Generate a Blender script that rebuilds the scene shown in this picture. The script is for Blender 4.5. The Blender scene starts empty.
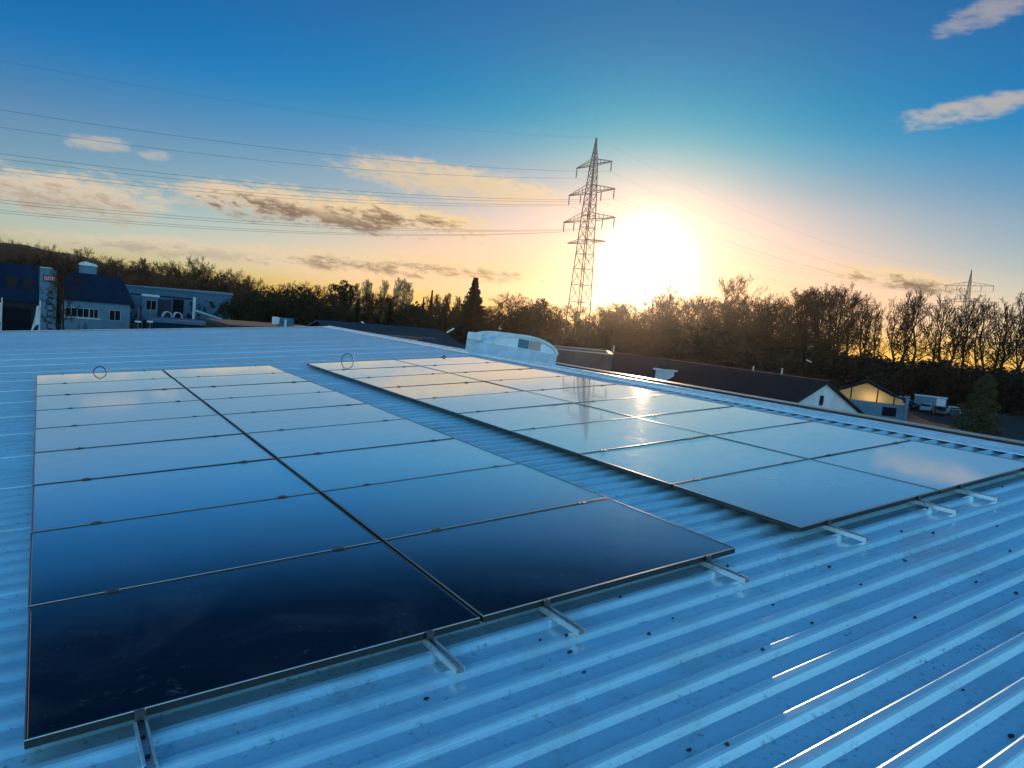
import bpy, math, random
from math import sin, cos, tan, radians, pi, atan2, hypot, sqrt
from mathutils import Vector, Matrix

# ------------------------------------------------------------------ camera
SC = bpy.context.scene
COL = SC.collection
R = radians
CAM = Vector((0.0107, -2.663, 8.7193))
RX = Vector((0.8329190603732283, -0.5454096839909642, 0.09367024861638354))      # right
RY = Vector((0.0291000467313589, -0.12586385885093798, -0.9916206312473453))     # down
RZ = Vector((0.5526291940779199, 0.828665533037321, -0.08896295975719928))       # forward
FPX = 717.26
cd = bpy.data.cameras.new('camera')
cam = bpy.data.objects.new('camera', cd)
COL.objects.link(cam)
M4 = Matrix((RX, -RY, -RZ)).transposed().to_4x4()
M4.translation = CAM
cam.matrix_world = M4
cd.sensor_width = 36.0
cd.sensor_fit = 'HORIZONTAL'
cd.lens = FPX / 1024 * 36.0
cd.clip_start = 0.05
cd.clip_end = 12000
SC.camera = cam

# ------------------------------------------------------------------ view
SC.view_settings.view_transform = 'Standard'
SC.view_settings.look = 'None'
SC.view_settings.exposure = 0.0
SC.view_settings.gamma = 1.0
SC.view_settings.use_curve_mapping = False
SC.render.engine = 'CYCLES'
SC.cycles.max_bounces = 6
SC.cycles.diffuse_bounces = 2
SC.cycles.glossy_bounces = 3
SC.cycles.transmission_bounces = 3
SC.cycles.transparent_max_bounces = 8
SC.cycles.volume_bounces = 0
SC.cycles.use_denoising = True
SC.cycles.sample_clamp_indirect = 4.0
SC.cycles.caustics_reflective = False
SC.cycles.caustics_refractive = False

# ------------------------------------------------------------------ sky
SUN_EL = R(5.42)
SUN_AZ = R(43.38)                                  # from +Y towards +X
SUND = Vector((cos(SUN_EL) * sin(SUN_AZ), cos(SUN_EL) * cos(SUN_AZ), sin(SUN_EL)))


class NT:
    """small node helper"""
    def __init__(self, tree):
        self.t = tree
        self.n = tree.nodes
        self.l = tree.links

    def new(self, typ, **kw):
        n = self.n.new(typ)
        for k, v in kw.items():
            setattr(n, k, v)
        return n

    def put(self, sock, v):
        if isinstance(v, bpy.types.NodeSocket):
            self.l.new(v, sock)
        elif v is not None:
            sock.default_value = v

    def math(self, op, a, b=None, c=None, clamp=False):
        n = self.new('ShaderNodeMath', operation=op, use_clamp=clamp)
        self.put(n.inputs[0], a)
        self.put(n.inputs[1], b)
        self.put(n.inputs[2], c)
        return n.outputs[0]

    def vmath(self, op, a, b=None, out=0):
        n = self.new('ShaderNodeVectorMath', operation=op)
        self.put(n.inputs[0], a)
        self.put(n.inputs[1], b)
        return n.outputs[out]

    def smooth(self, v, a, b, o0=0.0, o1=1.0, interp='SMOOTHSTEP'):
        n = self.new('ShaderNodeMapRange', interpolation_type=interp)
        n.clamp = True
        self.put(n.inputs[0], v)
        self.put(n.inputs[1], a)
        self.put(n.inputs[2], b)
        self.put(n.inputs[3], o0)
        self.put(n.inputs[4], o1)
        return n.outputs[0]

    def mix(self, f, a, b, mode='MIX'):
        n = self.new('ShaderNodeMix', data_type='RGBA', blend_type=mode)
        self.put(n.inputs[0], f)
        self.put(n.inputs[6], a)
        self.put(n.inputs[7], b)
        return n.outputs[2]

    def noise(self, vec, scale, detail=4, rough=0.55, dist=0.0, out=0):
        n = self.new('ShaderNodeTexNoise')
        if vec is not None:
            self.l.new(vec, n.inputs['Vector'])
        n.inputs['Scale'].default_value = scale
        n.inputs['Detail'].default_value = detail
        n.inputs['Roughness'].default_value = rough
        n.inputs['Distortion'].default_value = dist
        return n.outputs[out]

    def ramp(self, v, stops, interp='LINEAR'):
        n = self.new('ShaderNodeValToRGB')
        cr = n.color_ramp
        cr.interpolation = interp
        while len(cr.elements) < len(stops):
            cr.elements.new(0.5)
        for e, (p, c) in zip(cr.elements, stops):
            e.position = p
            e.color = tuple(c) + (1,) if len(c) == 3 else c
        self.put(n.inputs[0], v)
        return n.outputs[0]

    def combine(self, x, y, z):
        n = self.new('ShaderNodeCombineXYZ')
        self.put(n.inputs[0], x)
        self.put(n.inputs[1], y)
        self.put(n.inputs[2], z)
        return n.outputs[0]

    def sep(self, v):
        n = self.new('ShaderNodeSeparateXYZ')
        self.put(n.inputs[0], v)
        return n.outputs


def rgb(h):
    """sRGB hex to linear"""
    h = h.lstrip('#')
    c = [int(h[i:i + 2], 16) / 255 for i in (0, 2, 4)]
    return tuple(x / 12.92 if x <= 0.04045 else ((x + 0.055) / 1.055) ** 2.4 for x in c)


def wray(u, v):
    d = RX * ((u - 512) / FPX) + RY * ((v - 384) / FPX) + RZ
    return d.normalized()


def build_world():
    w = bpy.data.worlds.new('World')
    SC.world = w
    w.use_nodes = True
    t = NT(w.node_tree)
    t.n.clear()
    out = t.new('ShaderNodeOutputWorld')
    bg = t.new('ShaderNodeBackground')
    t.l.new(bg.outputs[0], out.inputs[0])
    sky = t.new('ShaderNodeTexSky', sky_type='NISHITA')
    sky.sun_disc = False
    sky.sun_elevation = SUN_EL
    sky.sun_rotation = SUN_AZ
    sky.altitude = 100
    sky.air_density = SKY_AIR
    sky.dust_density = SKY_DUST
    sky.ozone_density = SKY_OZ
    d = t.new('ShaderNodeTexCoord').outputs['Generated']
    d = t.vmath('NORMALIZE', d)
    x, y, z = t.sep(d)
    el = t.math('MULTIPLY', t.math('ARCSINE', z), 180 / pi)           # degrees
    az = t.math('MULTIPLY', t.math('ARCTAN2', x, y), 180 / pi)
    sdot = t.vmath('DOT_PRODUCT', d, tuple(SUND), out=1)
    ang = t.math('MULTIPLY', t.math('ARCCOSINE', t.math('MINIMUM', sdot, 0.9999999)), 180 / pi)
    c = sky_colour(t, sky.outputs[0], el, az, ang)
    c = add_clouds(t, c, d, el, az, ang)
    t.l.new(c, bg.inputs[0])
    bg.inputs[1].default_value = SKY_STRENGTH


def sky_colour(t, c, el, az, ang):
    # clear cold air overhead: richer blue; thin warm haze low down round the sun
    tint = t.ramp(t.smooth(el, -2.0, 60.0, interp='LINEAR'), SKY_TINT, 'CARDINAL')
    c = t.mix(1.0, c, tint, 'MULTIPLY')
    c = t.vmath('SCALE', c)
    c.node.inputs[3].default_value = 2.0
    # the bright air near the horizon saturates instead of burning out
    ch = []
    for s, cap in zip(t.sep(c), SKY_CAP):
        q = t.math('POWER', t.math('ADD', t.math('POWER', t.math('DIVIDE', s, cap), 3.0), 1.0), 1 / 3)
        ch.append(t.math('DIVIDE', s, q))
    c = t.combine(*ch)
    # dusty yellow light hugging the horizon under the sun
    wm = t.math('MULTIPLY', t.smooth(ang, 6.0, 42.0, 1.0, 0.0), t.smooth(el, 1.5, 9.0, 1.0, 0.0))
    c = t.mix(wm, c, t.mix(1.0, c, (1.06, 0.9, 0.58, 1), 'MULTIPLY'))
    c = t.mix(t.smooth(ang, 8.0, 36.0, 1.0, 0.0), c, t.mix(1.0, c, (1.22, 0.955, 0.935, 1), 'MULTIPLY'))
    # sky out of view brightened overhead and behind, to light the roof
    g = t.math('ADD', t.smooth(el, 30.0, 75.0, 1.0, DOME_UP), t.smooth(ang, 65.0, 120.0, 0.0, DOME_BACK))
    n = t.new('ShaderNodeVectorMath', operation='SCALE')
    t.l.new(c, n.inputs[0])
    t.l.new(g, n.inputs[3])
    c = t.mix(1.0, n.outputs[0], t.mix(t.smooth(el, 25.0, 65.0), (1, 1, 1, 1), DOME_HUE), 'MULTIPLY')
    # pale glow added to the sky away from the sun, to light the ribs
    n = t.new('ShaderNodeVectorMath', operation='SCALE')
    n.inputs[0].default_value = BACK_FILL
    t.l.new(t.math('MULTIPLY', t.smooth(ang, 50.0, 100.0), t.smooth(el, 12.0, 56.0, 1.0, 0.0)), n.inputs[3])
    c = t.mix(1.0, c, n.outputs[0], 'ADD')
    # aureole round the sun
    for a0, k, colr in AUREOLE:
        f = t.math('POWER', 2.71828, t.math('MULTIPLY', t.math('POWER', t.math('DIVIDE', ang, a0), k), -1.0))
        n = t.new('ShaderNodeVectorMath', operation='SCALE')
        n.inputs[0].default_value = colr
        t.l.new(f, n.inputs[3])
        c = t.mix(1.0, c, n.outputs[0], 'ADD')
    return c


def add_clouds(t, c, d, el, az, ang):
    lit = t.smooth(ang, 5.0, 75.0)
    col_lit = t.ramp(lit, [(0, (9.2, 6.6, 3.4)), (0.3, (8.0, 6.2, 4.2)), (1, (7.0, 6.0, 4.9))])
    col_dark = t.ramp(lit, [(0, (2.9, 1.9, 1.15)), (0.4, (2.2, 1.6, 1.3)), (1, (2.3, 1.8, 1.7))])
    p = t.combine(az, t.math('MULTIPLY', t.math('ADD', el, t.math('MULTIPLY', az, 0.06)), 2.9), 0.0)
    n1 = t.noise(p, 0.26, 8, 0.6, 0.6)
    n2 = t.noise(t.vmath('ADD', p, (31.0, 7.0, 3.0)), 0.95, 7, 0.65, 0.4)
    for (u0, v0, u1, v1, thick, dens, dark) in CLOUDS:
        r0, r1 = wray(u0, v0), wray(u1, v1)
        a0, e0 = math.degrees(atan2(r0.x, r0.y)), math.degrees(math.asin(r0.z))
        a1, e1 = math.degrees(atan2(r1.x, r1.y)), math.degrees(math.asin(r1.z))
        am, em = (a0 + a1) / 2, (e0 + e1) / 2
        L = hypot(a1 - a0, e1 - e0) / 2
        ux, uy = (a1 - a0) / (2 * L), (e1 - e0) / (2 * L)
        th = thick / FPX * 180 / pi
        da = t.math('SUBTRACT', az, am)
        de = t.math('SUBTRACT', el, em)
        s = t.math('DIVIDE', t.math('ADD', t.math('MULTIPLY', da, ux), t.math('MULTIPLY', de, uy)), L)
        q = t.math('DIVIDE', t.math('SUBTRACT', t.math('MULTIPLY', de, ux), t.math('MULTIPLY', da, uy)), th)
        rr = t.math('ADD', t.math('POWER', t.math('ABSOLUTE', s), 2.5), t.math('POWER', t.math('ABSOLUTE', q), 2.0))
        env = t.math('SUBTRACT', 1.12, rr)
        v = t.math('ADD', env, t.math('MULTIPLY', t.math('SUBTRACT', n1, 0.5), 2.2))
        v = t.math('ADD', v, t.math('MULTIPLY', t.math('SUBTRACT', n2, 0.5), 1.9))
        m = t.math('MULTIPLY', t.smooth(v, 0.0, 1.25), dens)
        # thick middles seen from their shaded underside
        sh = t.math('MULTIPLY', t.smooth(t.math('SUBTRACT', v, t.math('MULTIPLY', q, 0.75)), 0.7, 1.45), dark)
        cc = t.mix(sh, col_lit, col_dark)
        c = t.mix(m, c, cc)
    return c


SKY_AIR, SKY_DUST, SKY_OZ = 1.0, 0.45, 3.0
SKY_STRENGTH = 0.1


def tint_stop(e, c):
    return ((e + 2) / 62, tuple(v / 2 for v in c))


SKY_TINT = [tint_stop(-2, (1.25, 1.0, 0.5)), tint_stop(0.8, (1.3, 1.2, 0.8)), tint_stop(2.8, (1.8, 1.8, 2.0)), tint_stop(6.5, (1.32, 1.4, 1.72)),
            tint_stop(10.5, (0.84, 1.14, 1.62)), tint_stop(15, (0.19, 0.98, 1.82)),
            tint_stop(22, (0.17, 0.8, 1.42)), tint_stop(58, (0.14, 0.75, 1.45))]
SKY_CAP = (9.4, 7.9, 6.5)
DOME_UP, DOME_BACK = 1.35, 1.2  # extra brightness given to the unseen sky, to light the roof
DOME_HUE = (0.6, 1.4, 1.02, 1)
BACK_FILL = (5.6, 11.6, 13.6)
AUREOLE = [(2.15, 2.0, (46.0, 41.0, 32.0)), (7.0, 1.7, (1.2, 0.7, 0.15))]
# u0, v0, u1, v1 (long axis), half thickness in px, density, darkness of the underside
CLOUDS = [
    (-70, 176, 180, 208, 22, 0.95, 0.5),
    (140, 184, 515, 231, 20, 1.0, 1.0),
    (175, 189, 345, 211, 13, 0.95, 1.0),
    (300, 203, 470, 224, 12, 0.95, 1.0),
    (320, 158, 580, 202, 18, 0.75, 0.1),
    (60, 139, 135, 147, 7, 0.45, 0.0),
    (136, 153, 172, 157, 6, 0.4, 0.0),
    (-20, 234, 340, 258, 11, 0.6, 0.6),
    (200, 248, 575, 277, 13, 0.85, 0.9),
    (885, 127, 1060, 90, 11, 0.5, 0.05),
    (925, 36, 1050, -12, 12, 0.34, 0.0),
    (815, 269, 975, 287, 11, 1.0, 1.0),
]
HAZE_DENSITY, HAZE_G = 0.000062, 0.9
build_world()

# ------------------------------------------------------------------ sun
sd = bpy.data.lights.new('sun', 'SUN')
sun = bpy.data.objects.new('sun', sd)
COL.objects.link(sun)
sun.rotation_euler = SUND.to_track_quat('Z', 'Y').to_euler()
sd.energy = 4.0
sd.angle = R(0.5)
sd.color = (1.0, 0.62, 0.33)


# ------------------------------------------------------------------ helpers
def link(o):
    COL.objects.link(o)
    return o


class MB:
    """collects shapes; build() links them as one mesh object"""
    def __init__(self):
        self.v, self.f, self.s = [], [], []

    def face(self, pts, smooth=False):
        i = len(self.v)
        self.v += [tuple(p) for p in pts]
        self.f.append(tuple(range(i, i + len(pts))))
        self.s.append(smooth)

    def grid(self, rows, smooth=False, close_v=False):
        i = len(self.v)
        n = len(rows[0])
        for r in rows:
            self.v += [tuple(p) for p in r]
        for a in range(len(rows) - 1):
            for b in range(n if close_v else n - 1):
                c = (b + 1) % n
                self.f.append((i + a * n + b, i + a * n + c, i + (a + 1) * n + c, i + (a + 1) * n + b))
                self.s.append(smooth)

    def box(self, lo, hi, m=None, bevel=0.0):
        x0, y0, z0 = lo
        x1, y1, z1 = hi
        if bevel <= 0:
            vs = [(x0, y0, z0), (x1, y0, z0), (x1, y1, z0), (x0, y1, z0), (x0, y0, z1), (x1, y0, z1), (x1, y1, z1), (x0, y1, z1)]
            fs = [(3, 2, 1, 0), (4, 5, 6, 7), (0, 1, 5, 4), (1, 2, 6, 5), (2, 3, 7, 6), (3, 0, 4, 7)]
        else:
            b = bevel
            rings = []
            for (ins, z) in ((b, z0), (0, z0 + b), (0, z1 - b), (b, z1)):
                c = [(x0 + ins, y0 + ins), (x1 - ins, y0 + ins), (x1 - ins, y1 - ins), (x0 + ins, y1 - ins)]
                rings.append([(p[0], p[1], z) for p in c])
            vs = [p for r in rings for p in r]
            fs = [(3, 2, 1, 0), (12, 13, 14, 15)]
            for a in range(3):
                for k in range(4):
                    fs.append((a * 4 + k, a * 4 + (k + 1) % 4, a * 4 + 4 + (k + 1) % 4, a * 4 + 4 + k))
        i = len(self.v)
        if m is not None:
            vs = [tuple(m @ Vector(p)) for p in vs]
        self.v += vs
        self.f += [tuple(i + k for k in f) for f in fs]
        self.s += [False] * len(fs)

    def prism(self, poly, y0, y1, m=None):
        """(x, z) outline extruded along y"""
        n = len(poly)
        a = [Vector((p[0], y0, p[1])) for p in poly]
        b = [Vector((p[0], y1, p[1])) for p in poly]
        if m is not None:
            a = [m @ p for p in a]
            b = [m @ p for p in b]
        i = len(self.v)
        self.v += [tuple(p) for p in a + b]
        self.f.append(tuple(range(i, i + n)))
        self.f.append(tuple(range(i + 2 * n - 1, i + n - 1, -1)))
        self.s += [False, False]
        for k in range(n):
            self.f.append((i + k, i + n + k, i + n + (k + 1) % n, i + (k + 1) % n))
            self.s.append(False)

    def tube(self, pts, rad, n=8, smooth=True, caps=True):
        pts = [Vector(p) for p in pts]
        if not hasattr(rad, '__len__'):
            rad = [rad] * len(pts)
        t0 = (pts[1] - pts[0]).normalized()
        ref = Vector((0, 0, 1)) if abs(t0.z) < 0.9 else Vector((1, 0, 0))
        u = t0.cross(ref).normalized()
        rows = []
        for k, p in enumerate(pts):
            if k == 0:
                t = t0
            elif k == len(pts) - 1:
                t = (pts[k] - pts[k - 1]).normalized()
            else:
                t = (pts[k + 1] - pts[k - 1]).normalized()
            u = (u - t * u.dot(t)).normalized()
            w = t.cross(u)
            rows.append([p + (u * cos(2 * pi * j / n) + w * sin(2 * pi * j / n)) * rad[k] for j in range(n)])
        self.grid(rows, smooth, close_v=True)
        if caps:
            self.face(rows[0][::-1])
            self.face(rows[-1])

    def bar(self, a, b, w, h=None):
        """square bar between two points"""
        a, b = Vector(a), Vector(b)
        self.tube([a, b], (w if h is None else max(w, h)) * 0.7071, 4, False)

    def mesh(self, name, mat):
        me = bpy.data.meshes.new(name)
        me.from_pydata(self.v, [], self.f)
        me.polygons.foreach_set('use_smooth', self.s)
        if mat is not None:
            me.materials.append(mat)
        me.update()
        return me

    def build(self, name, mat, parent=None, recalc=False):
        me = self.mesh(name, mat)
        if recalc:
            import bmesh
            bm = bmesh.new()
            bm.from_mesh(me)
            bmesh.ops.recalc_face_normals(bm, faces=bm.faces)
            bm.to_mesh(me)
            bm.free()
        o = link(bpy.data.objects.new(name, me))
        if parent is not None:
            o.parent = parent
        return o


def tag(o, label, cat, group=None, kind=None):
    o['label'] = label
    o['category'] = cat
    if group:
        o['group'] = group
    if kind:
        o['kind'] = kind
    return o


def thing(name, label, cat, mw=None, group=None):
    o = link(bpy.data.objects.new(name, None))
    o.empty_display_size = 0.3
    if mw is not None:
        o.matrix_world = mw
    return tag(o, label, cat, group)


def copy_tree(o, parent=None):
    c = o.copy()
    COL.objects.link(c)
    if parent is not None:
        c.parent = parent
    for ch in list(o.children):
        copy_tree(ch, c)
    return c


def structure(o):
    o['kind'] = 'structure'
    return o


def P(u, v, d):
    """the point at horizontal distance d along the bearing of a picture position"""
    r = wray(u, v)
    return CAM + r * (d / hypot(r.x, r.y))


def G(u, v, z=0.0):
    r = wray(u, v)
    return CAM + r * ((z - CAM.z) / r.z)


def frame_at(p, yaw):
    """matrix at p whose local y points along bearing yaw (from +Y towards +X)"""
    return Matrix.Translation(p) @ Matrix.Rotation(-yaw, 4, 'Z')


# ------------------------------------------------------------------ materials
def mat(name, base, rough=0.6, metal=0.0, spec=0.5, fn=None, **kw):
    m = bpy.data.materials.new(name)
    m.use_nodes = True
    t = NT(m.node_tree)
    b = t.n['Principled BSDF']
    b.inputs['Base Color'].default_value = tuple(base) + (1,)
    b.inputs['Roughness'].default_value = rough
    b.inputs['Metallic'].default_value = metal
    b.inputs['Specular IOR Level'].default_value = spec
    for k, v in kw.items():
        b.inputs[k].default_value = v
    if fn:
        fn(t, b)
    return m


def weather(scale=3.0, amount=0.35, rough=None, bump=0.0):
    """uneven, slightly dirty surface"""
    def fn(t, b):
        oc = t.new('ShaderNodeTexCoord').outputs['Object']
        n = t.noise(oc, scale, 6, 0.65)
        base = tuple(b.inputs['Base Color'].default_value)
        lo = tuple(x * (1 - amount) for x in base[:3]) + (1,)
        hi = tuple(min(1, x * (1 + amount * 0.6)) for x in base[:3]) + (1,)
        t.put(b.inputs['Base Color'], t.mix(t.smooth(n, 0.3, 0.7), lo, hi))
        if rough:
            t.put(b.inputs['Roughness'], t.smooth(n, 0.3, 0.7, rough[0], rough[1]))
        if bump:
            bp = t.new('ShaderNodeBump')
            bp.inputs['Strength'].default_value = bump
            bp.inputs['Distance'].default_value = 0.02
            t.l.new(t.noise(oc, scale * 6, 5, 0.6), bp.inputs['Height'])
            t.l.new(bp.outputs[0], b.inputs['Normal'])
    return fn


def roof_nodes(t, b):
    oc = t.new('ShaderNodeTexCoord').outputs['Object']
    # big soft tone changes, fine speckle and rain streaks running down the channels
    big = t.noise(oc, 0.5, 4, 0.55)
    st = t.new('ShaderNodeMapping')
    st.inputs['Scale'].default_value = (0.7, 22.0, 1.0)
    t.l.new(oc, st.inputs['Vector'])
    streak = t.noise(st.outputs[0], 1.0, 5, 0.65)
    sp = t.noise(oc, 34.0, 4, 0.7)
    grime = t.noise(oc, 6.0, 6, 0.7)
    c = t.mix(t.smooth(big, 0.3, 0.7), ROOF_A, ROOF_B)
    c = t.mix(t.math('MULTIPLY', t.smooth(streak, 0.52, 0.8), 0.4), c, ROOF_DIRT)
    _, yy, z = t.sep(oc)
    # each sheet of the roof has weathered a little differently
    wn = t.new('ShaderNodeTexWhiteNoise', noise_dimensions='1D')
    t.put(wn.inputs['W'], t.math('FLOOR', t.math('DIVIDE', yy, 1.098)))
    c = t.mix(t.math('MULTIPLY', wn.outputs[0], 0.3), c, ROOF_DIRT)
    stain = t.noise(oc, 1.3, 7, 0.72, 1.2)
    c = t.mix(t.math('MULTIPLY', t.smooth(stain, 0.48, 0.72), 0.5), c, (0.34, 0.42, 0.45, 1))
    low = t.smooth(z, -0.07, -0.084)
    sp2 = t.math('MULTIPLY', t.math('MULTIPLY', t.smooth(sp, 0.52, 0.7), t.smooth(grime, 0.42, 0.66)), 0.9)
    c = t.mix(t.math('MULTIPLY', sp2, t.math('MULTIPLY_ADD', low, 0.8, 0.2)), c, (0.035, 0.045, 0.05, 1))
    t.put(b.inputs['Base Color'], c)
    t.put(b.inputs['Roughness'], t.math('MULTIPLY_ADD', t.smooth(grime, 0.3, 0.75), 0.16, ROOF_ROUGH))
    bp = t.new('ShaderNodeBump')
    bp.inputs['Strength'].default_value = 0.35
    bp.inputs['Distance'].default_value = 0.004
    bs = t.new('ShaderNodeMapping')
    bs.inputs['Scale'].default_value = (1.2, 5.0, 1.0)
    t.l.new(oc, bs.inputs['Vector'])
    t.l.new(t.noise(bs.outputs[0], 2.0, 3, 0.5), bp.inputs['Height'])
    t.l.new(bp.outputs[0], b.inputs['Normal'])


ROOF_A, ROOF_B, ROOF_DIRT = (0.42, 0.74, 0.90, 1), (0.50, 0.80, 0.94, 1), (0.32, 0.50, 0.60, 1)
ROOF_ROUGH = 0.3


def glass_nodes(t, b):
    oc = t.new('ShaderNodeTexCoord').outputs['Object']
    oi = t.new('ShaderNodeObjectInfo')
    v = t.vmath('ADD', oc, t.vmath('SCALE', t.combine(oi.outputs['Random'], oi.outputs['Random'], 0.0)))
    v.node.inputs[1].default_value = (0, 0, 0)
    sc = v.node.inputs[1].links[0].from_node
    sc.inputs[3].default_value = 57.0
    # thin film of dust, dried drops and wiped smears
    dust = t.noise(v, 1.7, 5, 0.6, 0.8)
    smear = t.noise(v, 5.0, 6, 0.72, 2.0)
    drops = t.noise(v, 75.0, 2, 0.5)
    dr = t.math('MULTIPLY', t.smooth(drops, 0.74, 0.8), t.smooth(dust, 0.5, 0.62))
    f = t.math('ADD', t.math('MULTIPLY', t.smooth(smear, 0.6, 0.9), 0.4), t.math('MULTIPLY', t.smooth(dust, 0.42, 0.8), 0.05))
    c = t.mix(f, (0.004, 0.007, 0.016, 1), (0.45, 0.50, 0.58, 1))
    c = t.mix(dr, c, (0.5, 0.5, 0.5, 1))
    t.put(b.inputs['Base Color'], c)
    b.inputs['Specular IOR Level'].default_value = 0.0
    gl = t.new('ShaderNodeBsdfGlossy', distribution='GGX')
    gl.inputs['Color'].default_value = (0.96, 0.98, 1.0, 1)
    t.put(gl.inputs['Roughness'], t.math('MULTIPLY_ADD', t.smooth(smear, 0.45, 0.85), 0.06, 0.05))
    fr = t.new('ShaderNodeFresnel')
    fr.inputs['IOR'].default_value = 1.5
    refl = t.ramp(fr.outputs[0], GLASS_CURVE)
    mx = t.new('ShaderNodeMixShader')
    t.l.new(refl, mx.inputs[0])
    t.l.new(b.outputs[0], mx.inputs[1])
    t.l.new(gl.outputs[0], mx.inputs[2])
    du0 = t.new('ShaderNodeBsdfDiffuse')
    du0.inputs['Color'].default_value = (0.90, 0.84, 0.78, 1)
    du1 = t.new('ShaderNodeBsdfGlossy', distribution='GGX')
    du1.inputs['Color'].default_value = (0.9, 0.9, 0.9, 1)
    du1.inputs['Roughness'].default_value = 0.7
    du = t.new('ShaderNodeMixShader')
    du.inputs[0].default_value = VEIL_GLOSS
    t.l.new(du0.outputs[0], du.inputs[1])
    t.l.new(du1.outputs[0], du.inputs[2])
    m2 = t.new('ShaderNodeMixShader')
    t.put(m2.inputs[0], t.math('MULTIPLY', t.math('MULTIPLY', t.smooth(fr.outputs[0], VEIL[0], VEIL[1], 0.0, VEIL[2]), t.smooth(fr.outputs[0], 0.32, 0.52, 1.0, 0.1)), t.math('MULTIPLY_ADD', dust, 0.5, 0.75)))
    t.l.new(mx.outputs[0], m2.inputs[1])
    t.l.new(du.outputs[0], m2.inputs[2])
    t.l.new(m2.outputs[0], t.n['Material Output'].inputs[0])
    bp = t.new('ShaderNodeBump')
    bp.inputs['Strength'].default_value = 0.06
    bp.inputs['Distance'].default_value = 0.003
    t.l.new(t.noise(v, 2.2, 2, 0.5), bp.inputs['Height'])
    t.l.new(bp.outputs[0], b.inputs['Normal'])
    t.l.new(bp.outputs[0], gl.inputs['Normal'])


VEIL, VEIL_GLOSS = (0.15, 0.42, 0.6), 0.45
GLASS_CURVE = [(0.0, (0.015,) * 3), (0.08, (0.025,) * 3), (0.125, (0.06,) * 3), (0.145, (0.2,) * 3), (0.175, (0.52,) * 3), (0.22, (0.78,) * 3), (0.28, (0.97,) * 3), (0.4, (1.0,) * 3), (1.0, (1.0,) * 3)]
M = {
    'roof': mat('pale_coated_steel', (0.38, 0.6, 0.73), ROOF_ROUGH, 0.5, 0.6, roof_nodes, **{'Coat Weight': 1.0, 'Coat Roughness': 0.17, 'Coat IOR': 1.85}),
    'flash': mat('ridge_flashing_steel', (0.66, 0.76, 0.84), 0.26, 0.2, 0.6, weather(4, 0.14, (0.2, 0.34)), **{'Coat Weight': 0.8, 'Coat Roughness': 0.2}),
    'trim': mat('dark_trim_steel', (0.012, 0.011, 0.012), 0.42, 0.0, 0.5, weather(5, 0.4)),
    'glass': mat('solar_glass', (0.004, 0.007, 0.016), 0.09, 0.0, 0.5, glass_nodes, IOR=1.6),
    'frame': mat('black_anodised_frame', (0.03, 0.028, 0.028), 0.3, 0.5, 0.6),
    'alu': mat('bare_aluminium', (0.6, 0.63, 0.66), 0.3, 0.6, 0.6, weather(30, 0.12, (0.25, 0.4))),
    'lip': mat('frame_edge_glint', (0.28, 0.28, 0.29), 0.24, 0.75, 0.6),  # glint along the black frame's edge, put into a paler colour
    'black': mat('black_plastic', (0.012, 0.012, 0.013), 0.45),
    'screw': mat('screw_washer', (0.02, 0.02, 0.022), 0.5),
    'moss': mat('dark_debris', (0.018, 0.016, 0.013), 0.9, fn=weather(40, 0.5)),
}

# ------------------------------------------------------------------ the hall under the panels
SLOPE = R(5.0)
ROOF_M = Matrix.Translation((0, 0, 7.2)) @ Matrix.Rotation(-SLOPE, 4, 'Y')   # x up the slope, y along the ridge
PITCH, CREST, FALL, HIGH = 0.183, 0.038, 0.025, 0.026
ZC = -0.062                                   # rib crests, panel glass at 0
Y0, Y1 = -7.0, 21.80
XE, XR = -7.5, 8.50                           # eave, ridge
hall = thing('industrial_hall', 'long hall whose pale ribbed metal roof carries the two blocks of solar panels', 'building', ROOF_M)


def rib_profile():
    p = []
    k0 = int((Y0 - 0.145) / PITCH) - 1
    k1 = int((Y1 - 0.145) / PITCH) + 1
    c = 0.0055
    for k in range(k0, k1):
        yf = 0.145 + k * PITCH                # far edge of the crest
        yn = yf - CREST
        p += [(yn - FALL, ZC - HIGH), (yn - c * 0.7, ZC - c), (yn + c, ZC), (yf - c, ZC), (yf + c * 0.7, ZC - c), (yf + FALL, ZC - HIGH)]
    return [q for q in p if Y0 <= q[0] <= Y1]


PROF = rib_profile()
sheet = MB()
xs = [XE, -4, -1, 2, 5, XR - 0.04]
sheet.grid([[(x, y, z) for y, z in PROF] for x in xs])
for k in range(-40, 118, 6):
    yf = 0.145 + k * PITCH
    lap = [(yf + 0.006, ZC - 0.0062 + 0.0016), (yf - 0.004, ZC + 0.0018), (yf - CREST + 0.004, ZC + 0.0018), (yf - CREST - 0.003, ZC - 0.0022), (yf - CREST - 0.012, ZC - 0.0105), (yf - CREST - 0.0125, ZC - 0.0135)]
    sheet.grid([[(x, y, z) for y, z in lap[::-1]] for x in (XE, XR - 0.04)])
roof = sheet.build('roof', M['roof'], hall)

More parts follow.
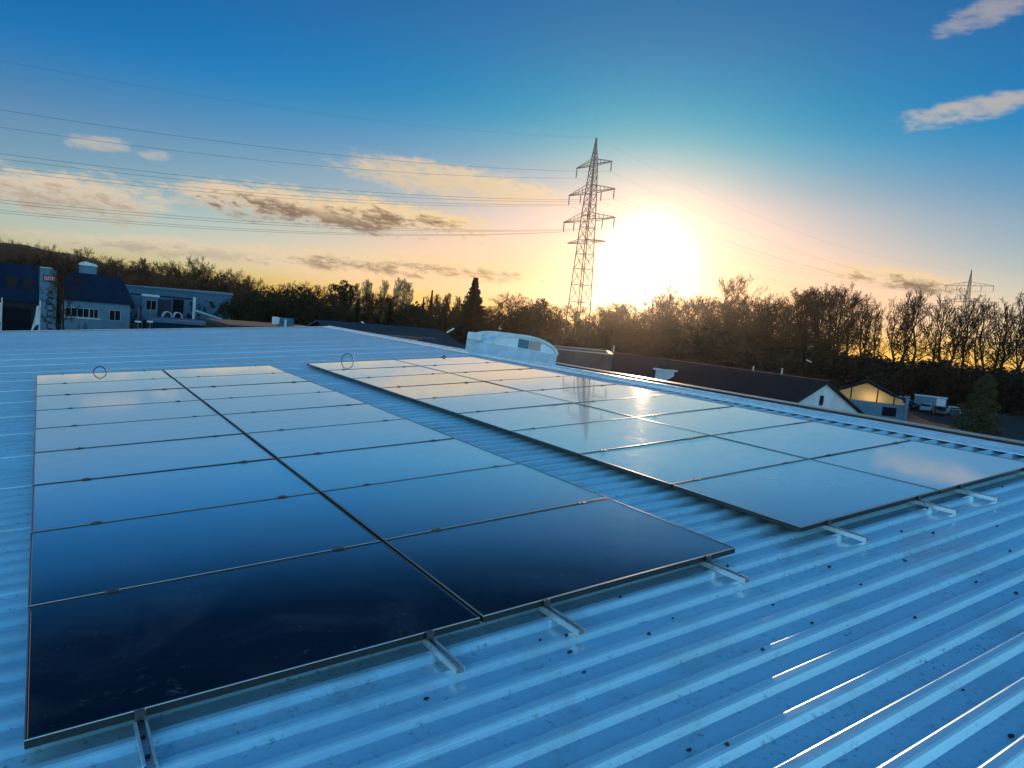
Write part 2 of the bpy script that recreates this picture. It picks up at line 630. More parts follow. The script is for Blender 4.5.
# far slope beyond the ridge, gutter and walls
bk = MB()
def back(x, z):                               # roof frame coordinates of the far slope
    return (XR + x * cos(2 * SLOPE), z - x * sin(2 * SLOPE))
rows = []
for x in (0.04, 2.9, 5.75):
    r = []
    for y, z in PROF:
        q = back(x, z)
        r.append((q[0], y, q[1]))
    rows.append(r)
bk.grid(rows)
bk.build('far_roof_slope', M['roof'], hall)
rc = MB()
h0 = ZC + 0.006
for (ya, yb) in [(Y0 - 0.05, -2.0), (-1.997, 1.0), (1.003, 4.0), (4.003, 7.0), (7.003, 10.0), (10.003, 13.0), (13.003, 16.0), (16.003, 19.0), (19.003, Y1 + 0.04)]:
    dz = 0.0015 * ((int(ya * 7)) % 2)
    prof = [(XR - 0.29, h0 - 0.004), (XR - 0.288, h0 + 0.001), (XR - 0.09, h0 + 0.010), (XR - 0.075, h0 + 0.017), (XR, h0 + 0.026), (XR + 0.10, h0 + 0.012), (XR + 0.38, h0 - 0.055), (XR + 0.385, h0 - 0.07)]
    rows = [[(x, y, z + dz) for (x, z) in prof] for y in (ya, yb)]
    rc.grid(rows)
cap = rc.build('ridge_cap', M['flash'], hall)
gt = MB()
gt.grid([[(x, Y1 - 0.14, ZC + 0.012), (x, Y1 + 0.03, ZC + 0.014), (x, Y1 + 0.034, ZC - 0.16)] for x in (XE, XR - 0.002)])
gt.build('verge_trim', M['flash'], hall)
gu = MB()
gx, gz = back(5.76, ZC)
gu.box((gx, Y0, gz - 0.14), (gx + 0.15, Y1, gz + 0.045))
gu.build('gutter', M['trim'], hall)
gl = MB()
gl.box((gx - 0.012, Y0, gz + 0.048), (gx + 0.162, Y1, gz + 0.066))
gl.build('gutter_lip', mat('brown_coated_lip', (0.33, 0.25, 0.2), 0.3, 0.4), hall)
wl = MB()
inv = ROOF_M.inverted()
def wbox(mb, lo, hi):
    mb.box(lo, hi, inv)
wbox(wl, (-7.2, Y0 + 0.1, 0.0), (14.0, Y1 - 0.12, 6.45))
wl.build('wall', mat('hall_wall', (0.5, 0.52, 0.55), 0.6), hall)
for yy in (Y0 + 0.12, Y1 - 0.14):
    ga = MB()
    ga.face([inv @ Vector(p) for p in [(-7.2, yy, 6.452), (14.0, yy, 6.452), (14.0, yy, 7.28), (8.6, yy, 7.78)]])
    ga.build('gable', bpy.data.materials['hall_wall'], hall)

# screws along the rib crests and in the channels (visible part of the roof only)
random.seed(5)
sc_me = None
def screw_mesh():
    mb = MB()
    mb.tube([(0, 0, 0), (0, 0, 0.0035)], 0.009, 10)
    mb.tube([(0, 0, 0.003), (0, 0, 0.009)], 0.0055, 6, False)
    return mb.mesh('screw', M['screw'])
sc_me = screw_mesh()
n_sc = 0
for xr in (0.9, 2.35, 3.8, 5.25, 6.7):
    for k in range(-12, 3):
        y = 0.145 + k * PITCH - CREST / 2
        if random.random() < 0.62:
            continue
        x = xr + random.uniform(-0.5, 0.5)
        if y > -0.05 and (x < 3.6 or x > 4.0):
            continue
        o = link(bpy.data.objects.new('screw', sc_me))
        o.parent = hall
        o.location = (x, y, ZC)
        n_sc += 1

# ------------------------------------------------------------------ panels
PX, PY = 1.7530, 1.154
PW, PH = 1.734, 1.134
FT = 0.032


def make_panel():
    root = thing('solar_panel', 'x', 'solar panel')
    f = MB()
    w, h, c, b = PW, PH, 0.011, 0.0012
    # frame: four mitred bars with a raised lip
    outer = [(0, 0), (w, 0), (w, h), (0, h)]
    inner = [(c, c), (w - c, c), (w - c, h - c), (c, h - c)]
    loops = [(outer, -FT), (outer, -b), ([(b, b), (w - b, b), (w - b, h - b), (b, h - b)], 0.0),
             ([(c - b, c - b), (w - c + b, c - b), (w - c + b, h - c + b), (c - b, h - c + b)], 0.0), (inner, -0.0025), (inner, -FT)]
    f.grid([[(p[0], p[1], z) for p in lp] for lp, z in loops], close_v=True)
    fr_ = f.build('frame', M['frame'], root)
    lip = MB()
    lw = 0.0045
    lip.grid([[(p[0], p[1], z) for p in lp] for lp, z in (([(-0.0004, -0.0004), (w + 0.0004, -0.0004), (w + 0.0004, h + 0.0004), (-0.0004, h + 0.0004)], -0.0022), ([(0.0008, 0.0008), (w - 0.0008, 0.0008), (w - 0.0008, h - 0.0008), (0.0008, h - 0.0008)], 0.0006), ([(lw, lw), (w - lw, lw), (w - lw, h - lw), (lw, h - lw)], 0.0006))], close_v=True)
    lip.build('edge_glint', M['lip'], fr_)  # thin pale strip carrying the painted edge glint
    g = MB()
    nx, ny = 12, 8
    x0, x1, y0, y1 = c + 0.0004, w - c - 0.0004, c + 0.0004, h - c - 0.0004
    g.face([(x0, y0, -0.0018), (x1, y0, -0.0018), (x1, y1, -0.0018), (x0, y1, -0.0018)])
    g.face([(x0, y1, -0.008), (x1, y1, -0.008), (x1, y0, -0.008), (x0, y0, -0.008)])
    g.build('glass', M['glass'], root)
    return root


ORD = ['nearest', 'second', 'third', 'fourth', 'fifth', 'sixth', 'seventh', 'eighth', 'farthest']
proto = make_panel()
first = True
for blk, ox, oy in (('left', 0.0, 0.0), ('right', 4.164, 0.034)):
    for i in range(2):
        for j in range(9):
            o = proto if first else copy_tree(proto)
            first = False
            rnd = random.Random(100 * i + j + (50 if blk == 'right' else 0))
            o.matrix_world = ROOF_M @ Matrix.Translation((ox + i * PX + 0.0095 + rnd.uniform(-0.002, 0.002), oy + j * PY + 0.010, 0)) @ Matrix.Rotation(R(rnd.uniform(-0.12, 0.12)), 4, 'Y') @ Matrix.Rotation(R(rnd.uniform(-0.10, 0.10)), 4, 'X')
            colm = 'left' if i == 0 else 'right'
            row = ORD[j] + (' row' if j in (0, 8) else ' row from front')
            o['label'] = 'black solar panel, %s, %s column of the %s block' % (row, colm, blk)
            o['group'] = 'solar panels in the %s block' % blk

# mounting rails with clamps
def make_rail(x, oy, blk, n):
    L0, L1 = -0.275, 9 * PY + 0.05
    root = thing('mounting_rail', 'x', 'rail', ROOF_M @ Matrix.Translation((x, oy, 0)), 'aluminium rails under the %s panel block' % blk)
    names = ['first', 'second', 'third', 'fourth']
    root['label'] = '%s aluminium mounting rail from the left, sticking out under the %s panel block' % (names[n], blk)
    r = MB()
    z0, z1, w = ZC + 0.001, -FT - 0.001, 0.021
    th = 0.003
    prof = [(-w, z0), (w, z0), (w, z1), (w - 0.009, z1), (w - 0.009, z1 - th), (w - th, z1 - th), (w - th, z0 + th), (-w + th, z0 + th), (-w + th, z1 - th), (-w + 0.009, z1 - th), (-w + 0.009, z1), (-w, z1)]
    r.prism(prof, L0, L1)
    r.build('channel', M['alu'], root)
    for j in range(0, 10):
        y = j * PY
        c = MB()
        if j in (0, 9):
            s = -1 if j == 0 else 1
            yy = 0.006 if j == 0 else 9 * PY - 0.006
            c.box((-0.018, min(yy, yy + s * 0.014), -FT), (0.018, max(yy, yy + s * 0.014), 0.0015), bevel=0.001)
            c.tube([(0, yy + s * 0.007, 0.001), (0, yy + s * 0.007, 0.006)], 0.0045, 6, False)
        else:
            c.box((-0.03, y - 0.018, 0.0012), (0.03, y + 0.018, 0.0042), bevel=0.001)
            c.box((-0.03, y - 0.008, -0.03), (0.03, y + 0.008, 0.001))
            c.tube([(0, y, 0.004), (0, y, 0.011)], 0.0065, 6, False)
        c.build('clamp', M['clampm'], root)
    for yb in (-0.2, -0.08):
        bolt = MB()
        bolt.tube([(0, yb, z0 + th), (0, yb, z0 + th + 0.008)], 0.008, 8)
        bolt.build('bolt', M['screw'], root)


M['clampm'] = mat('dark_clamp', (0.10, 0.10, 0.105), 0.35, 0.7)
for blk, oy, xs_ in (('left', 0.0, (0.35, 1.485, 2.115, 3.255)), ('right', 0.034, (4.46, 5.60, 6.23, 7.37))):
    for n, x in enumerate(xs_):
        make_rail(x, oy, blk, n)

# cable loops standing up behind the far panels
def cable_loop(x, y, r, lean, label):
    mb = MB()
    pts = []
    for k in range(23):
        a = pi * (-0.12 + 1.24 * k / 22)
        pts.append((x + r * (1.0 + 0.14 * sin(2.3 * a + x)) * cos(a), y + lean * sin(a) + 0.03 * k / 22, -0.03 + r * 1.15 * max(-0.3, sin(a)) + 0.03))
    mb.tube(pts, 0.0075, 8)
    o = mb.build('cable_loop', M['black'])
    o.matrix_world = ROOF_M
    tag(o, label, 'cable', 'cable ends behind the panels')
cable_loop(0.855, 9 * PY + 0.03, 0.078, -0.01, 'black cable loop standing up behind the far edge of the left panel block')
cable_loop(4.98, 9 * PY + 0.07, 0.125, 0.05, 'flat black cable loop behind the far left corner of the right panel block')
stub = MB()
stub.tube([(6.93, 10.44, -0.1), (6.97, 10.46, -0.01), (7.08, 10.5, 0.03), (7.16, 10.55, -0.06)], 0.011, 8)
o = stub.build('cable_end', M['black'])
o.matrix_world = ROOF_M
tag(o, 'short dark cable end behind the far right column of the right block', 'cable', 'cable ends behind the panels')

# dark bits of moss and leaf lying on the sheet
def debris():
    spots = [(458, 530, 9, 6), (722, 723, 10, 7), (963, 690, 9, 5), (1011, 687, 9, 5), (1014, 593, 8, 5), (812, 623, 7, 4), (950, 579, 7, 4),
             (576, 640, 7, 5), (690, 748, 8, 5), (638, 700, 5, 3), (655, 502, 6, 3), (740, 603, 5, 3), (901, 540, 5, 3), (349, 640, 5, 3), (866, 728, 5, 4),
             (962, 689, 7, 4), (976, 583, 5, 3), (838, 570, 5, 3), (995, 526, 5, 3), (945, 535, 4, 3)]
    real = [(584, 672), (689, 750), (963, 690), (1011, 736), (1016, 593), (976, 582), (773, 605), (812, 623), (897, 558), (904, 560), (540, 640), (577, 657),
            (680, 622), (941, 535), (997, 526), (838, 570), (420, 692), (738, 573)]
    rnd = random.Random(3)
    for (u, v) in real:
        r = wray(u, v)
        ri = inv.to_3x3() @ r
        ci = inv @ CAM
        z = ZC - HIGH + 0.002
        q = ci + ri * ((z - ci.z) / ri.z)
        ph = ((q.y - 0.145) % PITCH)
        if ph < FALL + 0.01 or ph > PITCH - CREST - FALL - 0.01:
            q.y += (PITCH * 0.42 - ph)
        if q.y > -0.1 and q.x < 3.6:
            continue
        mb = MB()
        s = rnd.uniform(0.005, 0.012)
        rows = []
        sx, sy = rnd.uniform(1.0, 1.9), rnd.uniform(0.6, 1.0)
        for a in range(5):
            f = a / 4
            rr = s * cos(f * pi / 2) * (0.8 + 0.2 * rnd.random()) + 0.0005
            rows.append([(q.x + rr * sx * cos(2 * pi * k / 9) * rnd.uniform(0.75, 1.2), q.y + rr * sy * sin(2 * pi * k / 9) * rnd.uniform(0.75, 1.2), z + s * 0.7 * sin(f * pi / 2)) for k in range(9)])
        mb.grid(rows, True, True)
        o = mb.build('moss_clump', M['moss'])
        o.matrix_world = ROOF_M
        tag(o, 'small dark clump of debris lying in a channel of the ribbed metal roof', 'debris', 'dark debris on the roof')
debris()


# ------------------------------------------------------------------ ground and far hill
def ground_nodes(t, b):
    oc = t.new('ShaderNodeTexCoord').outputs['Object']
    n = t.noise(oc, 0.03, 6, 0.6)
    f = t.noise(oc, 0.6, 5, 0.65)
    c = t.mix(t.smooth(n, 0.4, 0.6), (0.035, 0.045, 0.02, 1), (0.05, 0.04, 0.028, 1))
    c = t.mix(t.math('MULTIPLY', t.smooth(f, 0.35, 0.7), 0.5), c, (0.03, 0.026, 0.018, 1))
    t.put(b.inputs['Base Color'], c)


def sheet_obj(name, pts, z, material):
    mb = MB()
    mb.face([(x, y, z) for x, y in pts])
    return structure(mb.build(name, material))


M['ground'] = mat('winter_ground', (0.05, 0.045, 0.03), 0.95, 0, 0.2, ground_nodes)
M['asphalt'] = mat('asphalt', (0.04, 0.04, 0.042), 0.95, 0, 0.05, weather(0.8, 0.3))
sheet_obj('ground', [(-900, -420), (900, -420), (900, 900), (-900, 900)], 0.0, M['ground'])
sheet_obj('yard', [(-60, -30), (44, -30), (44, 104), (-60, 104)], 0.004, M['asphalt'])
sheet_obj('car_park', [(66, -10), (150, -10), (150, 66), (66, 66)], 0.004, M['asphalt'])
sheet_obj('access_road', [(44, -80), (51, -80), (51, 140), (44, 140)], 0.008, M['asphalt'])
for k, x in enumerate((51.0, 43.75)):
    mb = MB()
    mb.box((x, -80, 0.0), (x + 0.25, 140, 0.12))
    structure(mb.build('kerb', M['asphalt']))

hill = MB()
rows = []
for a in range(61):
    x = -520 + 900 * a / 60
    r = []
    for bb in range(9):
        fy = bb / 8
        h = 30 * math.exp(-((x - 0) / 75) ** 2) * 0.8 + 26 * math.exp(-((x + 160) / 130) ** 2) + 15 * math.exp(-((x - 120) / 70) ** 2)
        h *= sin(pi * fy)
        r.append((x, 560 + 300 * fy, h + (1.2 * sin(x * 0.13 + bb) + 0.8 * sin(x * 0.41)) * sin(pi * fy) - 0.2))
    rows.append(r)
hill.grid(rows, True)
structure(hill.build('hill', mat('wooded_hill', (0.07, 0.055, 0.04), 1.0, 0, 0.1, weather(0.06, 0.5))))

# ------------------------------------------------------------------ winter air: one even box of thin haze, added for the glow below the sun
hz = MB()
hz.box((-950, -470, -1.0), (950, 950, 56.0))
hm = bpy.data.materials.new('haze')
hm.use_nodes = True
ht = NT(hm.node_tree)
ht.n.clear()
ho = ht.new('ShaderNodeOutputMaterial')
hv = ht.new('ShaderNodeVolumePrincipled')
hv.inputs['Color'].default_value = (0.95, 0.95, 0.95, 1)
hv.inputs['Density'].default_value = HAZE_DENSITY
hv.inputs['Anisotropy'].default_value = HAZE_G
ht.l.new(hv.outputs[0], ho.inputs['Volume'])
hzo = hz.build('haze', hm)
hzo['kind'] = 'stuff'
hzo['label'] = 'thin winter haze filling the air, added for the glow below the sun'
hzo['category'] = 'haze'

# ------------------------------------------------------------------ building materials
M['navy'] = mat('navy_cladding', (0.003, 0.016, 0.045), 0.8, 0, 0.1, weather(0.6, 0.25))
M['navy2'] = mat('dark_blue_roof', (0.003, 0.014, 0.038), 0.8, 0, 0.1, weather(0.8, 0.25))
M['bluewall'] = mat('light_blue_render', (0.085, 0.155, 0.225), 0.85, 0, 0.4, weather(0.7, 0.15))
M['cyanwall'] = mat('mid_blue_cladding', (0.032, 0.10, 0.165), 0.75, 0, 0.5, weather(0.5, 0.2))
M['whitepaint'] = mat('white_paint', (0.55, 0.56, 0.58), 0.5, 0, 0.5, weather(2, 0.12))
M['offwhite'] = mat('white_render', (0.5, 0.49, 0.53), 0.85, 0, 0.3, weather(0.9, 0.14, bump=0.1))
M['window'] = mat('window_glass', (0.006, 0.009, 0.014), 0.1, 0, 0.1)
M['darkroof'] = mat('dark_roof_tiles', (0.012, 0.012, 0.015), 0.8, 0, 0.12, weather(2.2, 0.4, (0.6, 0.8), 0.4))
M['felt'] = mat('roofing_felt', (0.02, 0.022, 0.026), 0.85, 0, 0.4, weather(0.6, 0.35))
M['greyroof'] = mat('grey_metal_roof', (0.03, 0.042, 0.055), 0.8, 0, 0.1, weather(0.5, 0.2))
M['darkwall'] = mat('dark_wall', (0.012, 0.012, 0.014), 0.85, 0, 0.3, weather(1, 0.3))
M['steel'] = mat('galvanised_lattice', (0.10, 0.095, 0.09), 0.6, 0.3, 0.4)
M['wire'] = mat('conductor', (0.16, 0.17, 0.18), 0.5, 0.4, 0.4)
M['winframe'] = mat('window_frame_paint', (0.3, 0.32, 0.35), 0.6, 0, 0.3)
M['red'] = mat('red_sign', (0.42, 0.03, 0.03), 0.5)
M['ink'] = mat('black_lettering', (0.012, 0.014, 0.03), 0.6)
M['redmetal'] = mat('reddish_parapet', (0.13, 0.065, 0.055), 0.8, 0, 0.4, weather(1.0, 0.35))


def boxpart(name, lo, hi, m, parent, bevel=0.0):
    mb = MB()
    mb.box(lo, hi, bevel=bevel)
    return mb.build(name, m, parent)


def window(parent, x0, z0, x1, z1, y, nx=1, fw=0.06, framem=None, axis='y'):
    """framed pane standing 3 cm proud of a wall whose face is at local y"""
    fr = MB()
    d0, d1 = y - 0.05, y + 0.01
    fr.box((x0, d0, z0), (x1, d1, z0 + fw))
    fr.box((x0, d0, z1 - fw), (x1, d1, z1))
    fr.box((x0, d0, z0 + fw), (x0 + fw, d1, z1 - fw))
    fr.box((x1 - fw, d0, z0 + fw), (x1, d1, z1 - fw))
    for k in range(1, nx):
        xm = x0 + (x1 - x0) * k / nx
        fr.box((xm - fw / 2, d0 + 0.004, z0 + fw), (xm + fw / 2, d1, z1 - fw))
    w = fr.build('window', framem or M['winframe'], parent)
    p = MB()
    p.box((x0 + fw, y - 0.022, z0 + fw), (x1 - fw, y - 0.012, z1 - fw))
    p.build('pane', M['window'], w)
    return w


# --- far left: navy hall
b = thing('warehouse', 'dark navy flat-roofed hall at the far left edge beside the sign tower', 'building', Matrix.Translation((-10, 107, 0)))
boxpart('wall', (-9, 0, 0), (9.75, 16, 5.2), M['darkwall'], b)
boxpart('cladding', (-9.1, -0.25, 5.2), (9.85, 16.2, 9.82), M['navy'], b)
boxpart('roof_edge', (-9.2, -0.32, 9.823), (5.0, 16.3, 9.93), M['whitepaint'], b)
window(b, 6.45, 6.75, 7.75, 8.2, -0.25, 1, 0.07, M['navy2'])
window(b, 8.2, 6.75, 9.3, 8.2, -0.25, 1, 0.07, M['navy2'])
boxpart('shop_front', (-8.5, -0.08, 0.3), (9.2, -0.003, 4.4), M['window'], b)

# --- sign tower with red board and black script
b = thing('sign_tower', 'tall pale blue sign tower with a red board and black script lettering', 'sign', Matrix.Translation((0.85, 97, 0)))
boxpart('panel', (-0.86, 0, 0.4), (0.86, 0.5, 9.55), M['bluewall'], b, 0.03)
boxpart('plinth', (-0.95, -0.1, 0), (0.95, 0.6, 0.397), M['darkwall'], b)
sb = boxpart('red_board', (-0.52, -0.07, 8.05), (0.80, -0.003, 8.8), M['ink'], b)
boxpart('red_face', (-0.44, -0.085, 8.14), (0.74, -0.072, 8.71), M['red'], sb)
lt = MB()
for k in range(6):                                # unreadable white letters on the red board
    x = -0.36 + k * 0.175
    lt.box((x, -0.094, 8.25), (x + 0.045, -0.087, 8.6))
    lt.box((x + 0.05, -0.094, 8.25 if k % 2 else 8.52), (x + 0.115, -0.087, 8.33 if k % 2 else 8.6))
lt.build('lettering', M['whitepaint'], sb)
# vertical handwriting, running up the tower
sc_ = MB()
rnd = random.Random(4)
pts = []
for k in range(90):
    s_ = k / 89
    pts.append((0.18 + 0.30 * sin(s_ * 41) + 0.12 * sin(s_ * 17), -0.03, 2.4 + 4.7 * s_ + 0.22 * cos(s_ * 41)))
sc_.tube(pts, 0.055, 5)
sc_.build('script', M['ink'], b)
boxpart('cap_rail', (-0.86, 0.02, 9.60), (0.5, 0.1, 9.68), M['whitepaint'], b)

# --- two flags
for k, (x, s_, lab) in enumerate(((-3.23, 0.6, 'white flag hanging limp from the pole at the left picture edge'), (0.12, 1.0, 'white flag hanging limp from the pole in front of the sign tower'))):
    b = thing('flag_pole', lab, 'flag', Matrix.Translation((x, 90, 0)), 'flags in front of the far left buildings')
    mb = MB()
    mb.tube([(0, 0, 0), (0, 0, 6.0)], [0.07, 0.045], 8)
    mb.build('pole', M['whitepaint'], b)
    mb = MB()
    rows = []
    for a in range(11):
        f = a / 10
        r = []
        for c_ in range(7):
            g = c_ / 6
            xx = -0.05 - (0.25 + 0.45 * f) * g * s_ + 0.05 * sin(6 * g + 3 * f)
            r.append((xx, 0.10 * sin(9 * g + 4 * f), 5.6 - 2.1 * f - 0.5 * g * (0.6 + f)))
        rows.append(r)
    mb.grid(rows, True)
    mb.build('flag_cloth', M['whitepaint'], b)

# --- workshop with navy mansard roof and pale blue wall
b = thing('workshop', 'blue workshop with a dark mansard roof, white roof vent and pale window wall', 'building', Matrix.Translation((0, 107, 0)))
boxpart('wall', (2.5, 0, 1.6), (10.3, 9, 5.95), M['bluewall'], b)
boxpart('base_wall', (2.4, -0.05, 0), (10.4, 9.1, 1.597), M['darkwall'], b)
mb = MB()
lo = [(2.2, -0.35), (10.75, -0.35), (10.75, 9.3), (2.2, 9.3)]
hi = [(3.0, 1.2), (9.15, 1.2), (9.15, 8.0), (3.0, 8.0)]
mb.grid([[(x, y, 5.9) for x, y in lo], [(x, y, 6.15) for x, y in lo], [(x, y, 9.5) for x, y in hi]], close_v=True)
mb.face([(x, y, 9.5) for x, y in hi])
mb.face([(x, y, 5.9) for x, y in lo][::-1])
rf = mb.build('roof', M['navy2'], b)
mb = MB()
mb.box((4.4, 2.5, 9.503), (6.35, 4.3, 10.55))
mb.build('roof_vent', M['bluewall'], rf)
mb = MB()
mb.prism([(4.25, 10.553), (6.5, 10.553), (6.2, 10.85), (5.0, 11.1), (4.4, 10.9)], 2.4, 4.4)
mb.build('vent_cap', M['whitepaint'], rf)
window(b, 2.85, 3.75, 5.55, 4.95, 0.0, 4)
window(b, 5.56, 3.75, 6.6, 4.95, 0.0, 2)
window(b, 7.85, 3.6, 9.2, 5.0, 0.0, 2)
boxpart('sill', (2.6, -0.10, 3.6), (6.9, -0.003, 3.7), M['whitepaint'], b)

# --- long mid-blue hall behind
b = thing('blue_hall', 'long low light blue hall behind the yard right of the workshop', 'building', Matrix.Translation((0, 126, 0)))
boxpart('wall', (11.5, 0, 0), (27.2, 14, 8.3), M['cyanwall'], b)
mb = MB()
mb.prism([(11.3, 8.303), (27.4, 8.303), (27.4, 8.75), (11.3, 8.45)], -0.25, 14.2)
mb.build('roof_edge', M['bluewall'], b)
boxpart('dark_fascia', (12.0, -0.06, 7.05), (21.0, -0.003, 7.25), M['navy'], b)
boxpart('door', (18.2, -0.08, 3.2), (19.8, -0.003, 6.9), M['window'], b)
boxpart('grey_panel', (15.8, -0.05, 3.0), (18.0, -0.003, 6.7), M['greyroof'], b)
boxpart('loading_door', (21.2, -0.06, 0.3), (25.0, -0.003, 4.0), M['navy'], b)

b = thing('booth', 'small white and blue booth in front of the long blue hall', 'booth', Matrix.Translation((14.3, 120, 0)))
boxpart('body', (-0.95, 0, 0), (0.95, 2.2, 7.0), M['bluewall'], b, 0.03)
boxpart('roof', (-1.1, -0.2, 7.003), (1.1, 2.4, 7.35), M['whitepaint'], b, 0.03)
window(b, -0.7, 5.0, 0.75, 6.5, 0.0, 2)

b = thing('canopy', 'white arched canopy in the yard before the blue hall', 'canopy', Matrix.Translation((15.7, 118, 0)))
for k in range(2):
    mb = MB()
    rows = []
    for a in range(13):
        an = pi * a / 12
        rows.append([(0.72 + 1.48 * k - 0.66 * cos(an), y, 4.2 + 0.85 * sin(an)) for y in (0, 1.6)] + [(0.72 + 1.48 * k - 0.54 * cos(an), y, 4.2 + 0.73 * sin(an)) for y in (1.6, 0)])
    mb.grid(rows, False, True)
    mb.build('arch', M['whitepaint'], b)
for x in (0.08, 1.46, 2.84):
    mb = MB()
    mb.tube([(x, 0.8, 0), (x, 0.8, 4.22)], 0.07, 6)
    mb.build('post', M['whitepaint'], b)

b = thing('loading_boom', 'white inclined loading boom at the right end of the blue hall', 'boom', Matrix.Translation((19.3, 112, 0)))
mb = MB()
mb.bar((0, 0, 5.65), (4.9, 0, 4.35), 0.2)
mb.bar((0, 0.5, 5.65), (4.9, 0.5, 4.35), 0.2)
mb.build('boom', M['whitepaint'], b)
mb = MB()
mb.bar((-0.15, 0.25, 0), (-0.15, 0.25, 7.6), 0.28)
mb.build('mast', M['whitepaint'], b)
mb = MB()
mb.bar((4.7, 0.25, 0), (4.7, 0.25, 4.3), 0.25)
mb.build('support', M['steel'], b)
mb = MB()
mb.tube([(-0.15, 0.25, 7.55), (4.8, 0.25, 4.5)], 0.02, 5)
mb.build('stay_cable', M['wire'], b)

b = thing('low_building', 'low building with a dark blue flat roof just beyond the roof edge', 'building', Matrix.Translation((0, 100, 0)))
boxpart('wall', (12.2, 0, 0), (20.5, 10, 4.1), M['navy'], b)
boxpart('roof', (11.9, -0.3, 4.103), (20.8, 10.3, 4.45), M['cyanwall'], b)
for px, lab in ((138, 'thin post with a white lamp head, left of a pair before the dark hedge'), (150, 'thin post with a white lamp head, right of a pair before the booth')):
    p = P(px, 320, 96)
    b = thing('street_lamp', lab, 'street lamp', Matrix.Translation((p.x, p.y, 0)), 'street lamps in the left yard')
    mb = MB()
    mb.tube([(0, 0, 0), (0, 0, 6.0)], [0.07, 0.045], 6)
    mb.build('pole', M['steel'], b)
    mb = MB()
    mb.box((-0.32, -0.15, p.z - 0.3), (0.32, 0.15, p.z - 0.1), bevel=0.04)
    mb.build('lamp_head', M['whitepaint'], b)

# --- roofs just beyond the far right corner of the hall
def gabled(name, label, x0, x1, y0, y1, eave, ridge, wallm, roofm, over=0.4, axis='y'):
    """gabled building, ridge along y (or x)"""
    b = thing(name, label, 'building', Matrix.Translation(((x0 + x1) / 2, (y0 + y1) / 2, 0)))
    hx, hy = (x1 - x0) / 2, (y1 - y0) / 2
    m = None
    if axis == 'x':
        m = Matrix.Rotation(pi / 2, 4, 'Z')
        hx, hy = hy, hx
    mb = MB()
    mb.prism([(-hx, 0), (hx, 0), (hx, eave), (0, ridge - 0.02), (-hx, eave)], -hy, hy, m)
    mb.build('wall', wallm, b)
    sl = (ridge - eave) / hx
    t = 0.14
    rr = None
    for s in (-1, 1):
        mb = MB()
        ox = hx + over
        poly = [(0.0 if s < 0 else 0.002, ridge + 0.01), (s * ox, ridge + 0.01 - sl * ox), (s * ox, ridge + 0.01 - sl * ox + t), (0.0 if s < 0 else 0.002, ridge + 0.01 + t)]
        mb.prism(poly, -hy - over, hy + over, m)
        mb.build('roof', roofm, b, recalc=True)
    return b


gabled('grey_shed', 'low grey-blue metal roof beyond the far corner of the ribbed roof', 18.0, 27.5, 46.0, 56.0, 6.1, 7.2, M['darkwall'], M['greyroof'], axis='x')
b = thing('flat_roof_block', 'dark flat-roofed block with a pale edge behind the ridge, left of the skylight', 'building', Matrix.Translation((24, 36, 0)))
boxpart('wall', (-5.5, -8, 0), (-1.2, 6, 6.55), M['darkwall'], b)
boxpart('roof', (-5.7, -8.2, 6.553), (-1.0, 6.2, 6.80), M['felt'], b)
boxpart('parapet', (-5.75, 6.0, 6.803), (-0.95, 6.25, 6.93), M['redmetal'], b)
b = thing('shed_roof', 'small dark low-pitched roof just left of the barrel skylight', 'building', Matrix.Translation((17.4, 29, 0)))
mb = MB()
mb.prism([(-2, 0), (2, 0), (2, 6.5), (0, 7.15), (-2, 6.5)], -2.0, 3)
mb.build('wall', M['darkwall'], b)
mb = MB()
mb.prism([(-2.3, 6.45), (0, 7.17), (2.3, 6.45), (2.3, 6.57), (0, 7.3), (-2.3, 6.57)], -2.3, 3.2)
mb.build('roof', M['greyroof'], b)
b = thing('low_flat_block', 'low dark block with a blue roof unit beyond the far edge of the ribbed roof', 'building', Matrix.Translation((18, 61, 0)))
boxpart('wall', (-5, -3, 0), (5, 8, 5.9), M['darkwall'], b)
boxpart('roof', (-5.2, -3.2, 5.903), (5.2, 8.2, 6.2), M['felt'], b)
b2 = thing('roof_unit', 'small blue ventilation unit with a white end on the low dark roof', 'ventilation unit', Matrix.Translation((17.75, 60, 6.203)))
boxpart('housing', (-0.45, 0, 0), (0.75, 0.9, 0.8), M['cyanwall'], b2, 0.03)
boxpart('cowl', (-0.95, 0.1, 0.2), (-0.455, 0.6, 0.85), M['whitepaint'], b2, 0.05)
boxpart('service_panel', (-0.05, -0.03, 0.05), (0.12, -0.003, 0.7), M['whitepaint'], b2)

def street_lamp(u, v, d, tilt, label):
    p = P(u, v, d)
    b = thing('street_lamp', label, 'street lamp', Matrix.Translation((p.x, p.y, 0)) @ Matrix.Rotation(-0.6, 4, 'Z'), 'street lamps behind the ridge')
    mb = MB()
    mb.tube([(0, 0, 0), (0, 0, p.z - 0.25), (0.12, 0, p.z - 0.02)], [0.06, 0.035, 0.03], 6)
    mb.build('pole', M['darkwall'], b)
    mb = MB()
    mm = Matrix.Translation((0.1, 0, p.z)) @ Matrix.Rotation(tilt, 4, 'Y')
    mb.box((-0.3, -0.1, -0.04), (0.3, 0.1, 0.06), mm)
    mb.build('lamp_head', M['whitepaint'], b)
street_lamp(363, 324, 64, 0.62, 'street lamp with a tilted pale head above the grey shed roof')
street_lamp(449, 330.5, 52, -0.6, 'street lamp with a tilted pale head left of the big spruce')
street_lamp(808, 361, 92, 0.38, 'street lamp with a tilted pale head above the white gabled house')

